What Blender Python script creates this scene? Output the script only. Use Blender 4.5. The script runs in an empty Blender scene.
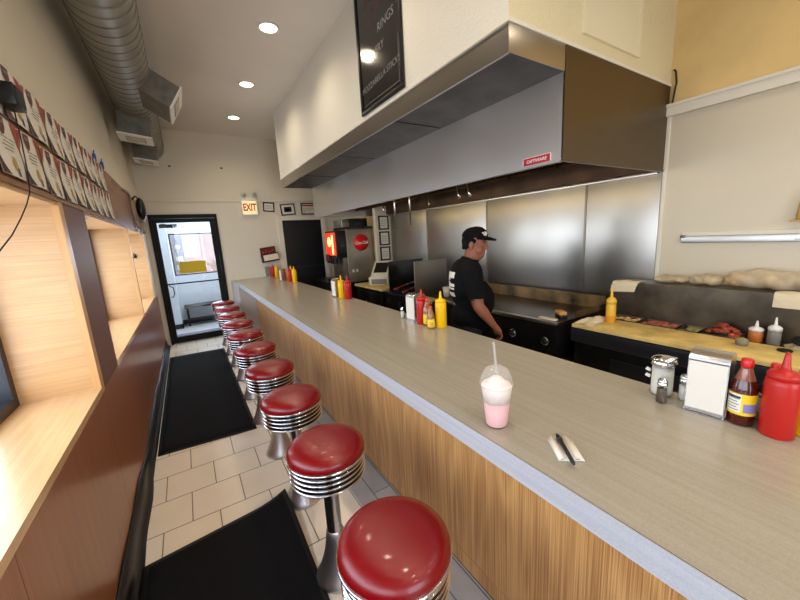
import bpy, bmesh, math, random
from mathutils import Vector, Matrix
random.seed(7)
R = math.radians
PI = math.pi
scene = bpy.context.scene
COL = scene.collection

# ------------------------------------------------------------------ materials
def lin(c):
    f = lambda v: v / 12.92 if v <= .04045 else ((v + .055) / 1.055) ** 2.4
    return (f(c[0] / 255), f(c[1] / 255), f(c[2] / 255), 1)

def mat(name, rgb, rough=.5, metal=0, coat=0, emit=None, estr=0, alpha=None, trans=0, ior=1.45, sub=0, noise=0, nscale=20, bump=0, bscale=60, spec=None):
    m = bpy.data.materials.new(name); m.use_nodes = True
    nt = m.node_tree; b = nt.nodes['Principled BSDF']
    b.inputs['Base Color'].default_value = lin(rgb)
    b.inputs['Roughness'].default_value = rough
    b.inputs['Metallic'].default_value = metal
    b.inputs['IOR'].default_value = ior
    if coat: b.inputs['Coat Weight'].default_value = coat; b.inputs['Coat Roughness'].default_value = .12
    if trans: b.inputs['Transmission Weight'].default_value = trans
    if alpha is not None: b.inputs['Alpha'].default_value = alpha
    if sub: b.inputs['Subsurface Weight'].default_value = sub; b.inputs['Subsurface Radius'].default_value = (.02, .008, .004)
    if spec is not None: b.inputs['Specular IOR Level'].default_value = spec
    if emit: b.inputs['Emission Color'].default_value = lin(emit); b.inputs['Emission Strength'].default_value = estr
    if noise or bump:
        tc = nt.nodes.new('ShaderNodeTexCoord'); n = nt.nodes.new('ShaderNodeTexNoise')
        n.inputs['Scale'].default_value = nscale; n.inputs['Detail'].default_value = 5
        nt.links.new(tc.outputs['Object'], n.inputs['Vector'])
        if noise:
            r = nt.nodes.new('ShaderNodeValToRGB')
            lo = [max(0, c * (1 - noise)) for c in rgb]; hi = [min(255, c * (1 + noise)) for c in rgb]
            r.color_ramp.elements[0].position = .3; r.color_ramp.elements[1].position = .7
            r.color_ramp.elements[0].color = lin(lo); r.color_ramp.elements[1].color = lin(hi)
            nt.links.new(n.outputs['Fac'], r.inputs[0]); nt.links.new(r.outputs[0], b.inputs['Base Color'])
        if bump:
            n2 = nt.nodes.new('ShaderNodeTexNoise'); n2.inputs['Scale'].default_value = bscale; n2.inputs['Detail'].default_value = 4
            nt.links.new(tc.outputs['Object'], n2.inputs['Vector'])
            bp = nt.nodes.new('ShaderNodeBump'); bp.inputs['Strength'].default_value = bump; bp.inputs['Distance'].default_value = .01
            nt.links.new(n2.outputs['Fac'], bp.inputs['Height']); nt.links.new(bp.outputs[0], b.inputs['Normal'])
    return m

def wood(name, dark, light, grain='Z', rough=.4, coat=0, k=1.0, cathedral=.5, lines=.5):
    """laminate wood: grain runs along the named axis; fine pores plus soft cathedral figure"""
    m = bpy.data.materials.new(name); m.use_nodes = True
    nt = m.node_tree; N = nt.nodes; L = nt.links; b = N['Principled BSDF']
    b.inputs['Roughness'].default_value = rough
    if coat: b.inputs['Coat Weight'].default_value = coat; b.inputs['Coat Roughness'].default_value = .1
    tc = N.new('ShaderNodeTexCoord')
    def noise(lo, hi, detail, dist=0):
        mp = N.new('ShaderNodeMapping'); s = [hi * k] * 3; s['XYZ'.index(grain)] = lo * k
        mp.inputs['Scale'].default_value = s
        L.new(tc.outputs['Object'], mp.inputs['Vector'])
        n = N.new('ShaderNodeTexNoise'); n.inputs['Scale'].default_value = 1; n.inputs['Detail'].default_value = detail; n.inputs['Distortion'].default_value = dist
        L.new(mp.outputs[0], n.inputs['Vector']); return n.outputs['Fac']
    fine = noise(1.6, 240, 3); broad = noise(.6, 5, 2)
    mul = N.new('ShaderNodeMath'); mul.operation = 'MULTIPLY'; mul.inputs[1].default_value = 62
    L.new(broad, mul.inputs[0])
    sn = N.new('ShaderNodeMath'); sn.operation = 'SINE'; L.new(mul.outputs[0], sn.inputs[0])
    m1 = N.new('ShaderNodeMath'); m1.operation = 'MULTIPLY_ADD'; m1.inputs[1].default_value = cathedral * .35; m1.inputs[2].default_value = .5
    L.new(sn.outputs[0], m1.inputs[0])
    m2 = N.new('ShaderNodeMath'); m2.operation = 'SUBTRACT'; m2.inputs[1].default_value = .5; L.new(fine, m2.inputs[0])
    m3 = N.new('ShaderNodeMath'); m3.operation = 'MULTIPLY_ADD'; m3.inputs[1].default_value = lines * 2.2
    L.new(m2.outputs[0], m3.inputs[0]); L.new(m1.outputs[0], m3.inputs[2])
    r = N.new('ShaderNodeValToRGB'); r.color_ramp.elements[0].position = .12; r.color_ramp.elements[1].position = .85
    r.color_ramp.elements[0].color = lin(dark); r.color_ramp.elements[1].color = lin(light)
    L.new(m3.outputs[0], r.inputs[0]); L.new(r.outputs[0], b.inputs['Base Color'])
    return m

def steel(name, rgb=(200, 198, 194), rough=.27, axis='Z', streak=.12, bands=.1):
    """brushed stainless: brush lines along an axis modulate roughness, colour and normal a little"""
    m = bpy.data.materials.new(name); m.use_nodes = True
    nt = m.node_tree; N = nt.nodes; L = nt.links; b = N['Principled BSDF']
    b.inputs['Metallic'].default_value = 1; b.inputs['Base Color'].default_value = lin(rgb)
    tc = N.new('ShaderNodeTexCoord'); mp = N.new('ShaderNodeMapping'); s = [220.] * 3; s['XYZ'.index(axis)] = 2.
    mp.inputs['Scale'].default_value = s; L.new(tc.outputs['Object'], mp.inputs['Vector'])
    n = N.new('ShaderNodeTexNoise'); n.inputs['Scale'].default_value = 1; n.inputs['Detail'].default_value = 3; L.new(mp.outputs[0], n.inputs['Vector'])
    mr = N.new('ShaderNodeMapRange'); mr.inputs['To Min'].default_value = rough - streak * .5; mr.inputs['To Max'].default_value = rough + streak
    L.new(n.outputs['Fac'], mr.inputs['Value'])
    n2 = N.new('ShaderNodeTexNoise'); n2.inputs['Scale'].default_value = 1.7; n2.inputs['Detail'].default_value = 2; L.new(tc.outputs['Object'], n2.inputs['Vector'])
    ad = N.new('ShaderNodeMath'); ad.operation = 'MULTIPLY_ADD'; ad.inputs[1].default_value = bands; L.new(n2.outputs['Fac'], ad.inputs[0]); L.new(mr.outputs[0], ad.inputs[2])
    L.new(ad.outputs[0], b.inputs['Roughness'])
    bp = N.new('ShaderNodeBump'); bp.inputs['Strength'].default_value = .12; bp.inputs['Distance'].default_value = .03
    L.new(n2.outputs['Fac'], bp.inputs['Height']); L.new(bp.outputs[0], b.inputs['Normal'])
    return m

def brick(name, c1, c2, mortar, w, h, ms, rough=.5, axes='XY', offs=(0, 0), noise=.06, bump=.3, off=.5):
    m = bpy.data.materials.new(name); m.use_nodes = True
    nt = m.node_tree; N = nt.nodes; L = nt.links; b = N['Principled BSDF']; b.inputs['Roughness'].default_value = rough
    tc = N.new('ShaderNodeTexCoord'); sp = N.new('ShaderNodeSeparateXYZ'); cb = N.new('ShaderNodeCombineXYZ'); L.new(tc.outputs['Object'], sp.inputs[0])
    for i in range(2):
        a = N.new('ShaderNodeMath'); a.operation = 'ADD'; a.inputs[1].default_value = offs[i]
        L.new(sp.outputs['XYZ'.index(axes[i])], a.inputs[0]); L.new(a.outputs[0], cb.inputs[i])
    t = N.new('ShaderNodeTexBrick'); t.inputs['Scale'].default_value = 1; t.offset = off
    t.inputs['Brick Width'].default_value = w; t.inputs['Row Height'].default_value = h; t.inputs['Mortar Size'].default_value = ms; t.inputs['Mortar Smooth'].default_value = .1
    t.inputs['Color1'].default_value = lin(c1); t.inputs['Color2'].default_value = lin(c2); t.inputs['Mortar'].default_value = lin(mortar)
    L.new(cb.outputs[0], t.inputs['Vector'])
    n = N.new('ShaderNodeTexNoise'); n.inputs['Scale'].default_value = 6; n.inputs['Detail'].default_value = 6; L.new(tc.outputs['Object'], n.inputs['Vector'])
    mr = N.new('ShaderNodeMapRange'); mr.inputs['To Min'].default_value = 1 - noise * 2; mr.inputs['To Max'].default_value = 1 + noise * 2; L.new(n.outputs['Fac'], mr.inputs['Value'])
    hs = N.new('ShaderNodeHueSaturation'); L.new(t.outputs['Color'], hs.inputs['Color']); L.new(mr.outputs[0], hs.inputs['Value']); L.new(hs.outputs[0], b.inputs['Base Color'])
    if bump:
        bp = N.new('ShaderNodeBump'); bp.invert = True; bp.inputs['Strength'].default_value = bump; bp.inputs['Distance'].default_value = .004
        L.new(t.outputs['Fac'], bp.inputs['Height']); L.new(bp.outputs[0], b.inputs['Normal'])
    return m

def glassy(name, rgb=(235, 240, 245), refl=.12, rough=.02, tint=.95):
    """thin clear sheet: mostly transparent with a surface gloss"""
    m = bpy.data.materials.new(name); m.use_nodes = True
    nt = m.node_tree; N = nt.nodes; L = nt.links; N.remove(N['Principled BSDF'])
    t = N.new('ShaderNodeBsdfTransparent'); c = lin(rgb); t.inputs[0].default_value = (c[0], c[1], c[2], 1)
    g = N.new('ShaderNodeBsdfGlossy'); g.inputs['Roughness'].default_value = rough
    lw = N.new('ShaderNodeLayerWeight'); pw = N.new('ShaderNodeMath'); pw.operation = 'POWER'; pw.inputs[1].default_value = 4
    ma = N.new('ShaderNodeMath'); ma.operation = 'MULTIPLY_ADD'; ma.inputs[1].default_value = .55; ma.inputs[2].default_value = refl * .35
    L.new(lw.outputs['Facing'], pw.inputs[0]); L.new(pw.outputs[0], ma.inputs[0])
    mx = N.new('ShaderNodeMixShader'); L.new(ma.outputs[0], mx.inputs[0]); L.new(t.outputs[0], mx.inputs[1]); L.new(g.outputs[0], mx.inputs[2])
    L.new(mx.outputs[0], N['Material Output'].inputs[0])
    return m

def speckle(name, base, specks, rough=.25, streak=None):
    """laminate with fine speckle and faint long streaks along Y"""
    m = bpy.data.materials.new(name); m.use_nodes = True
    nt = m.node_tree; N = nt.nodes; L = nt.links; b = N['Principled BSDF']; b.inputs['Roughness'].default_value = rough
    tc = N.new('ShaderNodeTexCoord')
    n = N.new('ShaderNodeTexNoise'); n.inputs['Scale'].default_value = 260; n.inputs['Detail'].default_value = 3; L.new(tc.outputs['Object'], n.inputs['Vector'])
    mp = N.new('ShaderNodeMapping'); mp.inputs['Scale'].default_value = (90, 1.6, 90); L.new(tc.outputs['Object'], mp.inputs['Vector'])
    n2 = N.new('ShaderNodeTexNoise'); n2.inputs['Scale'].default_value = 1; n2.inputs['Detail'].default_value = 4; L.new(mp.outputs[0], n2.inputs['Vector'])
    ad = N.new('ShaderNodeMath'); ad.operation = 'ADD'; L.new(n.outputs['Fac'], ad.inputs[0]); L.new(n2.outputs['Fac'], ad.inputs[1])
    r = N.new('ShaderNodeValToRGB'); r.color_ramp.elements[0].position = .36; r.color_ramp.elements[1].position = .66
    hv = N.new('ShaderNodeMath'); hv.operation = 'MULTIPLY'; hv.inputs[1].default_value = .5; L.new(ad.outputs[0], hv.inputs[0])
    r.color_ramp.elements[0].color = lin(specks); r.color_ramp.elements[1].color = lin(base)
    L.new(hv.outputs[0], r.inputs[0]); L.new(r.outputs[0], b.inputs['Base Color'])
    return m

M = {}
M['cream'] = mat('cream_paint', (218, 208, 186), .6, bump=.12, bscale=25)
M['wallfar'] = mat('far_wall_paint', (222, 213, 192), .55, bump=.08, bscale=20)
M['soffit'] = mat('soffit_paint', (226, 220, 206), .6, bump=.5, bscale=55)
M['kitchen_wall'] = mat('kitchen_wall_paint', (220, 188, 126), .5, noise=.06, nscale=2.5, bump=.15, bscale=18)
M['frp'] = mat('white_wall_board', (220, 208, 184), .42, bump=.12, bscale=14)
M['ceiling'] = mat('ceiling_paint', (222, 214, 203), .6, noise=.02, nscale=1.2)
M['white'] = mat('white_plastic', (232, 230, 224), .4)
M['offwhite'] = mat('cream_plastic', (214, 205, 180), .45)
M['trimw'] = mat('painted_wood_trim', (228, 220, 202), .45)
M['wains'] = wood('brown_laminate', (128, 76, 48), (168, 106, 70), 'Z', .32, .08, .6, .15, .45)
M['wainsY'] = wood('brown_header_laminate', (116, 74, 44), (154, 104, 66), 'Y', .35, 0, .6, .25, .35)
M['post'] = mat('brown_post_laminate', (112, 76, 62), .5, noise=.05, nscale=30)
M['oakX'] = wood('pale_oak_cross', (184, 138, 88), (212, 170, 120), 'X', .35, .1, .8, .18, .45)
M['oakY'] = wood('pale_oak_sill', (198, 154, 106), (220, 182, 134), 'Y', .25, .2, .8, .15, .35)
M['oakedge'] = wood('pale_oak_edge', (190, 140, 86), (218, 170, 112), 'Z', .35, .1, .8, .2, .4)
M['oakZ'] = wood('counter_oak', (150, 98, 50), (216, 166, 104), 'Z', .36, .1, .9, .32, .85)
M['rubber'] = mat('black_rubber', (20, 20, 22), .32)
M['matblack'] = mat('black_carpet_mat', (15, 16, 20), .85, noise=.35, nscale=240, bump=.6, bscale=320, spec=.25)
M['matedge'] = mat('black_mat_edge', (14, 15, 18), .6)
M['tile'] = brick('beige_floor_tile', (244, 233, 215), (240, 227, 206), (136, 122, 106), .308, .305, .0035, .28, 'XY', (.355 + .308 * 10, -2.32 + .305 * 20), .03, .5)
M['greytile'] = brick('grey_plank_tile', (178, 174, 170), (156, 152, 150), (84, 80, 78), .62, .128, .003, .55, 'YX', (6, 3.0), .16, .4, .35)
M['ctop'] = speckle('counter_laminate', (176, 168, 152), (162, 153, 136), .2)
M['ctrim'] = speckle('counter_edge_laminate', (186, 186, 190), (168, 167, 171), .4)
M['ss'] = steel('stainless', (196, 192, 186), .26, 'Z')
M['ssY'] = steel('stainless_long', (186, 181, 174), .22, 'Z', .03, .12)
M['ssdark'] = steel('stainless_dull', (140, 132, 122), .36, 'Z')
M['sspanel'] = steel('stainless_panel', (176, 171, 162), .27, 'Z', .03, .08)
M['greasy'] = mat('greasy_dark_steel', (70, 52, 38), .45, metal=.7, noise=.3, nscale=3)
M['galv'] = mat('galvanised_duct', (158, 154, 142), .42, metal=.35, noise=.08, nscale=4)
M['galvdark'] = mat('galvanised_box', (112, 108, 98), .5, metal=.3, noise=.12, nscale=12)
M['chrome'] = mat('chrome', (225, 225, 228), .08, metal=1)
M['chromesat'] = mat('brushed_chrome', (200, 200, 204), .22, metal=1)
M['vinyl'] = mat('red_vinyl', (122, 6, 14), .26, coat=.2, noise=.07, nscale=300, bump=.12, bscale=420)
M['black'] = mat('black_plastic', (18, 18, 19), .35)
M['blackmatte'] = mat('matte_black', (12, 12, 12), .6)
M['blacksteel'] = mat('black_enamel', (22, 21, 21), .3, noise=.3, nscale=9)
M['darkpanel'] = mat('dark_grey_panel', (50, 50, 54), .35, metal=.5)
M['blackframe'] = mat('black_aluminium', (13, 12, 13), .55, spec=.3)
M['blueframe'] = mat('dark_window_frame', (26, 28, 36), .35)
M['paper'] = mat('white_paper', (226, 218, 204), .6)
M['papercream'] = mat('cream_paper', (228, 216, 188), .6)
M['ink'] = mat('grey_print', (120, 116, 110), .6)
M['maroon'] = mat('maroon_print', (92, 38, 34), .5)
M['redprint'] = mat('red_orange_print', (170, 62, 40), .5)
M['darkprint'] = mat('dark_brown_print', (70, 36, 26), .5)
M['gold'] = mat('gold_print', (196, 158, 84), .5)
M['navyprint'] = mat('navy_print', (40, 48, 80), .5)
M['red'] = mat('red_plastic', (184, 30, 24), .35, sub=.05)
M['redcap'] = mat('red_cap_plastic', (206, 28, 22), .3)
M['yellow'] = mat('yellow_plastic', (242, 190, 6), .35, sub=.05)
M['yellowsq'] = mat('yellow_sauce_plastic', (236, 186, 60), .35)
M['butter'] = mat('orange_sauce', (224, 150, 30), .35)
M['sauce'] = mat('dark_red_sauce', (74, 20, 12), .12, coat=.5)
M['saucelite'] = mat('glass_neck_sauce', (140, 84, 62), .08, coat=.6)
M['amber'] = mat('amber_sauce', (150, 96, 52), .1, coat=.5)
M['labely'] = mat('yellow_label', (240, 206, 40), .45)
M['labelw'] = mat('white_label', (235, 228, 215), .45)
M['labelp'] = mat('violet_label', (140, 130, 190), .45)
M['glass'] = glassy('clear_glass', (244, 244, 240), .06)
M['pane'] = glassy('window_glass', (250, 252, 254), .1)
M['plastic_clear'] = glassy('clear_cup_plastic', (246, 244, 242), .06, .08)
M['dome'] = mat('dome_plastic', (226, 216, 206), .1, alpha=.26, bump=.6, bscale=70)
M['bag'] = mat('bag_plastic', (226, 208, 176), .28, alpha=.45, noise=.12, nscale=16, bump=.5, bscale=30)
M['bread'] = mat('bread_brown', (206, 170, 118), .7, noise=.25, nscale=24)
M['pink'] = mat('pink_milkshake', (240, 192, 192), .5, sub=.1)
M['cream_foam'] = mat('whipped_cream', (248, 234, 224), .55, sub=.1, bump=.4, bscale=60)
M['sugar'] = mat('white_sugar', (236, 232, 226), .7)
M['pepper'] = mat('ground_pepper', (92, 78, 68), .8, noise=.3, nscale=400)
M['board'] = mat('yellowed_cutting_board', (226, 196, 120), .45, noise=.12, nscale=7)
M['towel'] = mat('cotton_towel', (226, 210, 178), .85, bump=.4, bscale=90)
M['griddle'] = mat('seasoned_griddle', (62, 50, 40), .3, metal=.7, noise=.4, nscale=5)
M['griddleback'] = mat('stained_splash', (106, 84, 54), .45, metal=.5, noise=.6, nscale=5)
M['meat'] = mat('sliced_red_food', (140, 64, 42), .5, noise=.45, nscale=30)
M['ham'] = mat('pink_sliced_food', (150, 84, 70), .5, noise=.3, nscale=30)
M['green'] = mat('olive_sauce', (150, 138, 84), .5)
M['orange'] = mat('orange_sauce_bottle', (206, 116, 46), .4)
M['skin'] = mat('skin', (152, 94, 68), .5, sub=.12)
M['hair'] = mat('black_hair', (13, 10, 9), .8, spec=.2)
M['shirt'] = mat('black_cotton', (11, 11, 12), .9, bump=.25, bscale=30, spec=.2)
M['pants'] = mat('dark_trousers', (22, 22, 26), .8)
M['eye'] = mat('eye_white', (150, 138, 128), .4)
M['lip'] = mat('lips', (140, 76, 66), .5)
M['cokered'] = mat('red_sign', (214, 26, 28), .35)
M['fridge'] = mat('grey_cabinet', (150, 140, 124), .35, metal=.55, noise=.05, nscale=4)
M['chalk'] = mat('chalkboard_black', (17, 17, 18), .1, coat=.4)
M['chalkw'] = mat('white_chalk', (128, 128, 126), .8)
M['chalkr'] = mat('red_chalk', (104, 50, 52), .8)
M['exitface'] = mat('lit_exit_face', (250, 238, 190), .5, emit=(255, 226, 150), estr=.55)
M['exitred'] = mat('exit_letter', (190, 34, 14), .5, emit=(200, 30, 6), estr=.25)
M['lamp'] = mat('downlight_glow', (255, 246, 225), .4, emit=(255, 236, 196), estr=14)
M['bulb'] = mat('puck_glow', (255, 246, 225), .4, emit=(255, 240, 205), estr=9)
M['litred'] = mat('backlit_red_panel', (226, 50, 24), .4, emit=(240, 50, 16), estr=.9)
M['litwhite'] = mat('backlit_pale_spot', (255, 226, 160), .4, emit=(255, 214, 130), estr=1.5)
M['yellowsign'] = mat('yellow_sign', (206, 176, 10), .5)
M['bluewhite'] = mat('vestibule_paint', (224, 228, 234), .6)
M['vestfloor'] = mat('vestibule_floor', (208, 206, 204), .3, noise=.04, nscale=8)
M['greymat'] = mat('grey_mat', (110, 114, 128), .8)
M['pinkbrick'] = brick('pale_brick', (196, 140, 118), (184, 126, 106), (205, 190, 178), .22, .075, .008, .8, 'XZ', (5, 5), .06, .2)
M['asphalt'] = mat('pavement', (150, 150, 150), .85, noise=.1, nscale=10)
M['rust'] = mat('brass_tag', (150, 112, 52), .5)
M['pencase'] = mat('dark_pen', (34, 30, 28), .3)
M['cable'] = mat('black_cable', (18, 16, 15), .5)
M['greycable'] = mat('grey_cable', (160, 148, 132), .5)
M['blueclip'] = mat('blue_clip', (40, 84, 150), .4)
M['scan'] = mat('grey_screen', (40, 36, 34), .2)

# ------------------------------------------------------------------ mesh builder
class MB:
    def __init__(s): s.v = []; s.f = []; s.mi = []; s.sm = []
    def add(s, vs, fs, mi=0, smooth=False, mx=None):
        o = len(s.v)
        for p in vs:
            p = Vector(p); s.v.append(tuple(mx @ p) if mx else tuple(p))
        for f in fs: s.f.append([i + o for i in f]); s.mi.append(mi); s.sm.append(smooth)
        return s
    def box(s, lo, hi, mi=0, mx=None, bev=0):
        if bev:
            bm = bmesh.new(); bmesh.ops.create_cube(bm, size=1)
            c = [(a + b) / 2 for a, b in zip(lo, hi)]; d = [b - a for a, b in zip(lo, hi)]
            for v in bm.verts: v.co = Vector((c[i] + v.co[i] * d[i] for i in range(3)))
            bmesh.ops.bevel(bm, geom=bm.edges[:], offset=bev, segments=3, affect='EDGES', profile=.5)
            bm.verts.index_update()
            s.add([v.co.copy() for v in bm.verts], [[v.index for v in f.verts] for f in bm.faces], mi, True, mx); bm.free(); return s
        (a, b, c), (d, e, f) = lo, hi
        vs = [(a, b, c), (d, b, c), (d, e, c), (a, e, c), (a, b, f), (d, b, f), (d, e, f), (a, e, f)]
        return s.add(vs, [[3, 2, 1, 0], [4, 5, 6, 7], [0, 1, 5, 4], [1, 2, 6, 5], [2, 3, 7, 6], [3, 0, 4, 7]], mi, False, mx)
    def lathe(s, prof, seg=32, mi=0, mx=None, smooth=True, sy=1, c=(0, 0)):
        """prof: (r, z) from bottom to top; ends at r=0 are closed"""
        vs = []; fs = []; rows = []
        for r, z in prof:
            if r < 1e-6: rows.append([len(vs)]); vs.append((c[0], c[1], z))
            else:
                rows.append(list(range(len(vs), len(vs) + seg)))
                vs += [(c[0] + r * math.cos(2 * PI * i / seg), c[1] + sy * r * math.sin(2 * PI * i / seg), z) for i in range(seg)]
        for a, b in zip(rows, rows[1:]):
            for i in range(seg):
                j = (i + 1) % seg
                if len(a) == 1 and len(b) == 1: continue
                if len(a) == 1: fs.append([a[0], b[j], b[i]])
                elif len(b) == 1: fs.append([a[i], a[j], b[0]])
                else: fs.append([a[i], a[j], b[j], b[i]])
        return s.add(vs, fs, mi, smooth, mx)
    def cyl(s, r, z0, z1, seg=24, mi=0, mx=None, r2=None, c=(0, 0)):
        r2 = r if r2 is None else r2
        s.lathe([(0, z0), (r, z0)], seg, mi, mx, False, c=c); s.lathe([(r, z0), (r2, z1)], seg, mi, mx, True, c=c)
        return s.lathe([(r2, z1), (0, z1)], seg, mi, mx, False, c=c)
    def tube(s, pts, r, seg=10, mi=0, mx=None, caps=True, flat=None):
        pts = [Vector(p) for p in pts]; n = len(pts); rs = r if isinstance(r, (list, tuple)) else [r] * n
        vs = []; fs = []; u = None
        for i, p in enumerate(pts):
            d = (pts[min(i + 1, n - 1)] - pts[max(i - 1, 0)]).normalized()
            if u is None: u = d.orthogonal().normalized()
            u = (u - d * u.dot(d)).normalized(); w = d.cross(u)
            for k in range(seg):
                a = 2 * PI * k / seg; vs.append(p + (u * math.cos(a) + w * math.sin(a)) * rs[i])
        for i in range(n - 1):
            for k in range(seg):
                j = (k + 1) % seg; fs.append([i * seg + k, i * seg + j, (i + 1) * seg + j, (i + 1) * seg + k])
        if caps: fs.append(list(range(seg))[::-1]); fs.append([(n - 1) * seg + k for k in range(seg)])
        return s.add(vs, fs, mi, True, mx)
    def prism(s, poly, h, mi=0, mx=None, z0=0):
        n = len(poly); vs = [(x, y, z0) for x, y in poly] + [(x, y, z0 + h) for x, y in poly]
        fs = [list(range(n))[::-1], list(range(n, 2 * n))] + [[i, (i + 1) % n, n + (i + 1) % n, n + i] for i in range(n)]
        return s.add(vs, fs, mi, False, mx)
    def sphere(s, c, r, seg=20, rings=12, mi=0, sc=(1, 1, 1), rot=None):
        prof = [(r * math.sin(PI * i / rings) if 0 < i < rings else 0, -r * math.cos(PI * i / rings)) for i in range(rings + 1)]
        mx = Matrix.Translation(c) @ (rot.to_4x4() if rot else Matrix()) @ Matrix.Diagonal((*sc, 1))
        return s.lathe(prof, seg, mi, mx)
    def build(s, name, mats, parent=None, loc=None, sub=0):
        me = bpy.data.meshes.new(name); me.from_pydata(s.v, [], s.f)
        for m in (mats if isinstance(mats, (list, tuple)) else [mats]): me.materials.append(m)
        for p, i, sm in zip(me.polygons, s.mi, s.sm): p.material_index = i; p.use_smooth = sm
        bm = bmesh.new(); bm.from_mesh(me); bmesh.ops.recalc_face_normals(bm, faces=bm.faces); bm.to_mesh(me); bm.free()
        o = bpy.data.objects.new(name, me); COL.objects.link(o)
        if parent: o.parent = parent
        if loc: o.location = loc
        if sub:
            md = o.modifiers.new('sub', 'SUBSURF'); md.levels = sub; md.render_levels = sub
        return o

def rotz(a): return Matrix.Rotation(a, 4, 'Z')
def place(loc, rx=0, ry=0, rz=0): return Matrix.Translation(loc) @ Matrix.Rotation(rz, 4, 'Z') @ Matrix.Rotation(ry, 4, 'Y') @ Matrix.Rotation(rx, 4, 'X')
def basis(o, x, y):
    """matrix with columns x, y, x*y at o"""
    x = Vector(x).normalized(); y = Vector(y).normalized(); z = x.cross(y)
    m = Matrix((x, y, z)).transposed().to_4x4(); m.translation = Vector(o); return m
def tag(o, label, cat, group=None, kind=None):
    o['label'] = label; o['category'] = cat
    if group: o['group'] = group
    if kind: o['kind'] = kind
    return o
def thing(name, label, cat, loc=(0, 0, 0), rz=0, group=None):
    o = bpy.data.objects.new(name, None); COL.objects.link(o); o.location = loc; o.rotation_euler = (0, 0, rz)
    o.empty_display_size = .05
    return tag(o, label, cat, group)
def struct(name, mb, m, parent=None):
    o = mb.build(name, m, parent)
    if not parent: o['kind'] = 'structure'
    return o
def B(*boxes, bev=0):
    m = MB()
    for b in boxes: m.box(b[:3], b[3:6], b[6] if len(b) > 6 else 0, None, bev)
    return m
def dup(o, loc, rz=None, label=None, group=None):
    r = o.copy(); COL.objects.link(r); r.location = loc
    if rz is not None: r.rotation_euler = (0, 0, rz)
    if label: r['label'] = label
    if group: r['group'] = group
    for ch in list(o.children):
        c = ch.copy(); COL.objects.link(c); c.parent = r
        for g in list(ch.children):
            d = g.copy(); COL.objects.link(d); d.parent = c
    return r
DG = None
def text(name, s, size, m, parent, mx, shear=0, extr=.0006, bold=0, align='CENTER', sx=1):
    cu = bpy.data.curves.new(name, 'FONT'); cu.body = s; cu.size = size; cu.align_x = align; cu.align_y = 'CENTER'
    cu.shear = shear; cu.extrude = extr; cu.offset = bold; cu.resolution_u = 3
    t = bpy.data.objects.new(name, cu); COL.objects.link(t)
    me = bpy.data.meshes.new_from_object(t.evaluated_get(bpy.context.evaluated_depsgraph_get()))
    bpy.data.objects.remove(t); me.name = name
    me.transform(mx @ Matrix.Diagonal((sx, 1, 1, 1))); me.materials.clear(); me.materials.append(m)
    o = bpy.data.objects.new(name, me); COL.objects.link(o); o.parent = parent; return o

def fuse(name, mb, voxel, smooth, m, parent=None, keep=None, fac=.6):
    """union of overlapping closed shapes as one continuous smooth surface; keep(co) may cut parts away"""
    me = bpy.data.meshes.new(name); me.from_pydata(mb.v, [], mb.f)
    t = bpy.data.objects.new(name, me); COL.objects.link(t)
    bm = bmesh.new(); bm.from_mesh(me); bmesh.ops.recalc_face_normals(bm, faces=bm.faces); bm.to_mesh(me); bm.free()
    r = t.modifiers.new('r', 'REMESH'); r.mode = 'VOXEL'; r.voxel_size = voxel
    if smooth: sm = t.modifiers.new('s', 'SMOOTH'); sm.iterations = smooth; sm.factor = fac
    me2 = bpy.data.meshes.new_from_object(t.evaluated_get(bpy.context.evaluated_depsgraph_get()))
    bpy.data.objects.remove(t); bpy.data.meshes.remove(me); me2.name = name
    if keep:
        bm = bmesh.new(); bm.from_mesh(me2)
        bmesh.ops.delete(bm, geom=[v for v in bm.verts if not keep(v.co)], context='VERTS'); bm.to_mesh(me2); bm.free()
    me2.materials.clear(); me2.materials.append(m)
    for p in me2.polygons: p.use_smooth = True
    o = bpy.data.objects.new(name, me2); COL.objects.link(o)
    if parent: o.parent = parent
    return o

# ------------------------------------------------------------------ camera
cam = bpy.data.cameras.new('camera'); cam.sensor_width = 36; cam.lens = 339.69 / 800 * 36; cam.clip_start = .02
co = bpy.data.objects.new('camera', cam); COL.objects.link(co)
co.matrix_world = Matrix(((.8438, .1471, -.5161, 0), (-.5336, .1277, -.8360, 0), (-.0571, .9808, .1863, 1.70), (0, 0, 0, 1)))
scene.camera = co
scene.view_settings.view_transform = 'Standard'; scene.view_settings.look = 'None'; scene.view_settings.gamma = 1; scene.view_settings.exposure = 0

# ------------------------------------------------------------------ the room
XW, YE, ZC, XB, YN = -.5, 7.2, 3.66, 3.3, -2.6
struct('floor', B((-.62, YN, -.06, XB + .1, YE + .06, 0)), M['tile'])
struct('trim_1', B((.73, YN + .02, 0, .985, YE - .02, .004)), M['greytile'])
ceil = struct('ceiling', B((-.95, YN, ZC, XB + .1, YE + .1, ZC + .08)), M['ceiling'])
# far wall with the glass door opening
wf = struct('wall_far', B((-.62, YE, 0, -.43, YE + .12, ZC), (.6, YE, 0, XB + .1, YE + .12, ZC), (-.43, YE, 2.28, .6, YE + .12, ZC)), M['wallfar'])
h = MB(); h.lathe([(0, 0), (.022, 0), (.018, .006), (0, .006)], 10, 0, basis((.005, YE - .001, 3.078), (1, 0, 0), (0, 0, 1)) @ Matrix.Diagonal((1.0, .6, 1, 1)))
h.build('hole_cover', M['blackmatte'], wf)
h = MB(); h.lathe([(0, 0), (.025, 0), (.02, .006), (0, .006)], 10, 0, basis((.797, YE - .001, 3.086), (1, 0, 0), (0, 0, 1)) @ Matrix.Diagonal((1.0, .5, 1, 1)))
h.build('hole_cover', M['blackmatte'], wf)
struct('trim_2', MB().box((-.48, YE - .022, 2.495), (3.0, YE, 2.525), 0, None, .006), M['trimw'])
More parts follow.
